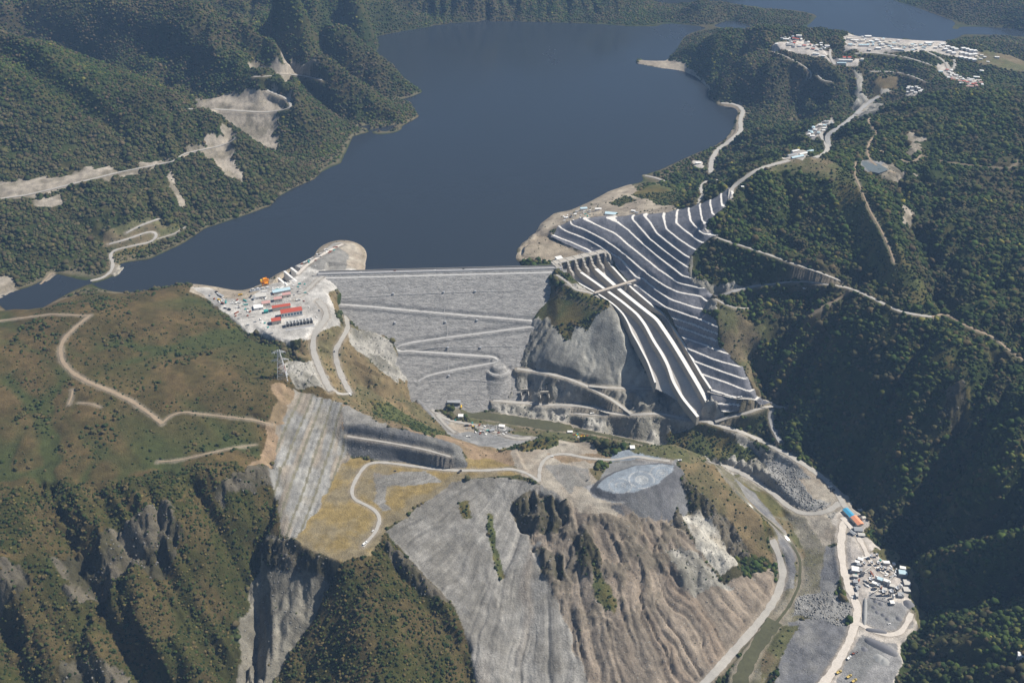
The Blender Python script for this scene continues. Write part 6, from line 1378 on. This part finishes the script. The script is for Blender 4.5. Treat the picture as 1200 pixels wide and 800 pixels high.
for i, (px, py, L, Wd, h, a, rf, lb) in enumerate([(1087.5,53,24,14,9,5,W_,'largest white hall between the slanted dormitories and the block grid'),(1104,53.5,16,9,7,5,W_,'white hall behind the left of the block grid'),(1052,59.5,40,6,5,-8,W_,'very long thin white building in front of the slanted dormitories'),(1017,44.5,22,10,7,0,W_,'white hall standing highest at the back of the pale estate'),(1012,54.5,34,9,6,-4,LBLUE,'long pale blue building at the front of the pale estate'),(1029,58,18,7,5,-8,W_,'white building between the pale estate and the dormitories'),(995,47,18,9,7,5,CREAM,'cream building at the far left of the pale estate'),(996,54,14,9,6,0,LBLUE,'pale blue building at the front left of the pale estate'),(1003,49,15,9,6,0,W_,'white building inside the pale estate left half'),(1010,49,13,9,6,0,CREAM,'cream building in the middle of the pale estate'),(1020,50,14,9,6,0,W_,'white building in the right half of the pale estate'),(1027,49,13,9,7,0,W_,'white building back right in the pale estate'),(1034,48,13,9,6,0,CREAM,'cream building at the right end of the pale estate'),(1034,54,12,8,6,0,W_,'white building front right of the pale estate'),(1096,57,12,6,5,0,W_,'small white building below the largest hall'),
  (921,48,20,8,7,-3,W_,'bright white hall in the left hilltop village'),(936,43.5,18,8,6,-8,W_,'white hall at the back of the left hilltop village'),(910,52,9,7,5,0,W_,'white house at the left tip of the hilltop village'),(969,55.5,16,9,6,-5,W_,'white hall at the right end of the hilltop village'),(962,55,8,8,6,0,W_,'white house just left of the right-end village hall'),(962,52,10,6,5,0,W_,'white house behind the right-end village hall'),(956,64.5,20,6,5,-14,W_,'left long white shed under the hilltop village'),(964,67,14,6,5,-14,W_,'right long white shed under the hilltop village'),(991,72,44,7,5,-6,W_,'long white building with red roofs behind, below the town road'),(989,69,10,12,6,-6,RED,'red roofed block behind the long white building, left'),(995,69,10,12,6,-6,RED,'red roofed block behind the long white building, right'),(986,75,30,7,4,-4,LBLUE,'pale green-blue shed in front of the long white building'),(1010,71,9,14,6,-20,CREAM,'cream block right of the long white building'),(1150,84.5,12,8,5,-20,W_,'white house alone above the red-roofed hamlet'),(1144,92,18,8,5,-15,W_,'long white house at the right of the red-roofed hamlet'),(1102,85.5,14,6,5,0,LBLUE,'pale blue building left of the red-roofed hamlet'),(1168,68.5,14,7,5,-10,W_,'lone white house on the far right plateau')]):
    building('house', px, py, L, Wd, h, a, W_, rf, lb, 'house', flat=(rf is W_ or rf is LBLUE), door=False)
r2 = random.Random(4)
def cluster(poly, n, lb, grp, roofs, mn=6):
    P_ = []; X0 = min(p[0] for p in poly); X1 = max(p[0] for p in poly); Y0 = min(p[1] for p in poly); Y1 = max(p[1] for p in poly); tries = 0
    while len(P_) < n and tries < 4000:
        tries += 1; px, py = r2.uniform(X0, X1), r2.uniform(Y0, Y1)
        if inpoly(np.array(poly, float), np.array([px]), np.array([py]))[0] and all(math.hypot((px - a) , (py - c_) * 2.2) > mn for a, c_ in P_):
            P_.append((px, py)); rf = r2.choice(roofs); third = ['left', 'middle', 'right'][min(2, int(3 * (px - X0) / (X1 - X0)))]; building('house', px, py, r2.uniform(8, 13), r2.uniform(6, 8), r2.uniform(3.5, 5.5), r2.choice((-8, -20, 80, 0)), r2.choice((W_, CREAM)), rf, {W_: 'white', RED: 'red', PINK: 'faded pink', GREY: 'grey', LBLUE: 'pale blue', CREAM: 'cream'}[rf] + ' roofed ' + lb + ', ' + third + ' part', 'house', grp, door=False)
cluster([(912,45),(935,44),(955,52),(975,58),(972,62),(950,60),(925,55),(910,53)], 30, 'house packed into the hilltop village', 'houses of the hilltop village', [RED, PINK, GREY, W_], 3.6)
cluster([(1105,84),(1112,82),(1125,90),(1150,98),(1152,102),(1138,104),(1115,96),(1108,90)], 26, 'house in the hamlet beyond the green ridge', 'houses of the far hamlet', [RED, PINK, W_], 4.0)
cluster([(1062,103),(1074,101),(1082,107),(1074,112),(1064,112)], 10, 'hut in the small camp above the green ridge', 'huts of the small camp', [W_], 4.0)
cluster([(942,157),(955,149),(968,142),(977,141),(975,147),(962,156),(950,163)], 14, 'hut along the camp road near the right shore', 'huts along the camp road', [W_, GREY, LBLUE], 4.2)
cluster([(992,45),(1020,43),(1060,47),(1100,51),(1106,58),(1070,61),(1030,61),(995,57)], 40, 'small house in the pale estate strip', 'small houses of the pale estate', [W_, W_, CREAM, LBLUE], 4.0)
cluster([(1140,62),(1160,66),(1170,72),(1150,76)], 5, 'house scattered on the plateau right of the block grid', 'scattered plateau houses', [W_, CREAM], 5)
for i, (px, py, L, Wd, rf, lb) in enumerate([(934,186,34,8,LBLUE,'long pale blue shed at the front of the ridge depot'),(928,183,26,8,GREY,'long grey shed second from the front of the ridge depot'),(932,178.5,22,7,W_,'white shed at the back of the ridge depot'),(941,182,24,7,W_,'white shed at the right of the ridge depot'),(949,179,18,7,LBLUE,'pale blue shed at the far right of the ridge depot')]): building('warehouse', px, py, L, Wd, 6, 24, W_, rf, lb, 'warehouse', door=False)
# boulders
def boulders():
    x, y = scatter(3.2, -700, 900, 780, 1950); x, y, z, sz, kk = collect(x, y, ['rubble', 'rock', 'riverbed', 'cliff', 'chute', 'darkrock', 'palerock', 'spoilb', 'spoil', 'strata', 'clear', 'dgravel', 'gravel', 'riverbed'], {'dgravel': .12, 'gravel': .015, 'rubble': .55, 'rock': .16, 'riverbed': .10, 'cliff': .12, 'chute': .10, 'darkrock': .10, 'palerock': .12, 'spoilb': .22, 'spoil': .08, 'strata': .02, 'clear': .03}, {'dgravel': (.4, 1.1), 'gravel': (.3, .8), 'rubble': (.6, 2.1), 'rock': (.5, 1.9), 'riverbed': (.5, 1.3), 'cliff': (.6, 2.4), 'spoil': (.3, .9), 'spoilb': (.3, 1.1), 'strata': (.4, 1.0), 'chute': (.4, 1.5), 'darkrock': (.5, 1.4), 'palerock': (.5, 1.6), 'clear': (.4, 1.1)})
    c = np.array([.24, .23, .21]) * rng.uniform(.5, 1.4, (len(x), 1)) * np.where((kk == KI['cliff']) | (kk == KI['clear']), .55, 1)[:, None]; tree_mass('boulders', x, y, z - .3 * sz, sz, c, 1, 'grey boulders and rubble strewn over the slopes and river banks')
boulders()

# containers, pallets and small stores standing about
def clutter(poly, n, z, lb, grp, name, cat, seed, mn=2.2):
    r3 = random.Random(seed); pl = np.array(poly, float); pts = []; t_ = 0; proto = {}
    while len(pts) < n and t_ < 3000:
        t_ += 1; px, py = r3.uniform(*sorted((pl[:, 0].min(), pl[:, 0].max()))), r3.uniform(pl[:, 1].min(), pl[:, 1].max())
        if not inpoly(pl, np.array([px]), np.array([py]))[0] or any(math.hypot(px - a, (py - c_) * 1.4) < mn for a, c_ in pts): continue
        pts.append((px, py)); x, y, zz = P(px, py); L, Wd, h = r3.choice([(6.1, 2.4, 2.6), (12.2, 2.4, 2.6), (6.1, 2.4, 2.6), (4, 3, 2.2)]); m_, cn = r3.choice([(W_, 'white'), (W_, 'white'), (GREY, 'grey'), (RUST, 'rust red'), (DUSTY, 'beige'), (TEAL, 'teal')])
        t = thing(name, cn + (' long ' if L > 10 else ' ') + lb, cat, (x, y, zz - .2), R(r3.choice((17, 107, -38, 20, 60)) + r3.uniform(-8, 8)), grp)
        b = MB(); b.box((0, 0, 0), (L, Wd, h), m_); b.build('body', t); b = MB(); b.box((L / 2 + .03, 0, .1), (.1, Wd * .9, h * .9), GREY); b.build('door', t)
clutter([(240,343),(262,353),(292,349),(300,356),(320,392),(300,384),(290,382),(266,364)], 34, 22, 'container on the open gravel of the switchyard platform', 'containers on the switchyard platform', 'container', 'container', 11)
clutter([(296,346),(330,334),(348,326),(366,330),(362,345),(350,350),(335,343),(305,352)], 26, 22, 'container along the lake side of the platform behind the pink sheds', 'containers behind the pink sheds', 'container', 'container', 12)
clutter([(350,312),(372,298),(392,289),(396,292),(376,303),(356,315)], 14, 22, 'container beside the road on the rock knoll', 'containers on the rock knoll', 'container', 'container', 13, 2.0)
clutter([(1012,652),(1030,655),(1052,668),(1062,680),(1050,700),(1030,696),(1012,690),(1000,700),(998,660)], 40, -160, 'container or bin between the units of the crushing plant', 'bins of the crushing plant', 'container', 'container', 14, 2.4)
clutter([(530,488),(560,497),(600,506),(596,512),(560,508),(536,500)], 16, -160, 'container in the works yard below the dam', 'containers below the dam', 'container', 'container', 15, 2.6)
clutter([(665,506),(700,513),(698,519),(668,514)], 9, -165, 'container in the small plant beside the river', 'containers beside the river', 'container', 'container', 16, 2.4)
clutter([(655,254),(690,246),(700,250),(664,262)], 14, 20, 'container on the shore above the terraced cut', 'containers on the shore', 'container', 'container', 17, 2.2)
# ---------------------------------------------------------------- air
b = MB(); mh = bpy.data.materials.new('haze'); mh.use_nodes = True; nt = mh.node_tree; nt.nodes.clear(); out = nt.nodes.new('ShaderNodeOutputMaterial'); pv = nt.nodes.new('ShaderNodeVolumePrincipled')
pv.inputs['Color'].default_value = (.36, .60, 1.0, 1); pv.inputs['Density'].default_value = 5.0e-5; pv.inputs['Anisotropy'].default_value = 0.1; nt.links.new(pv.outputs[0], out.inputs['Volume'])
zb = float(min(H.min(), -215)) - 3; b.box((0, 3400, zb), (7900, 8000, max(float(H.max()) + 60, 1260) - zb), mh); hzo = b.build('haze'); hzo['kind'] = 'stuff'; hzo['label'] = 'thin blue haze in the air over the valley'
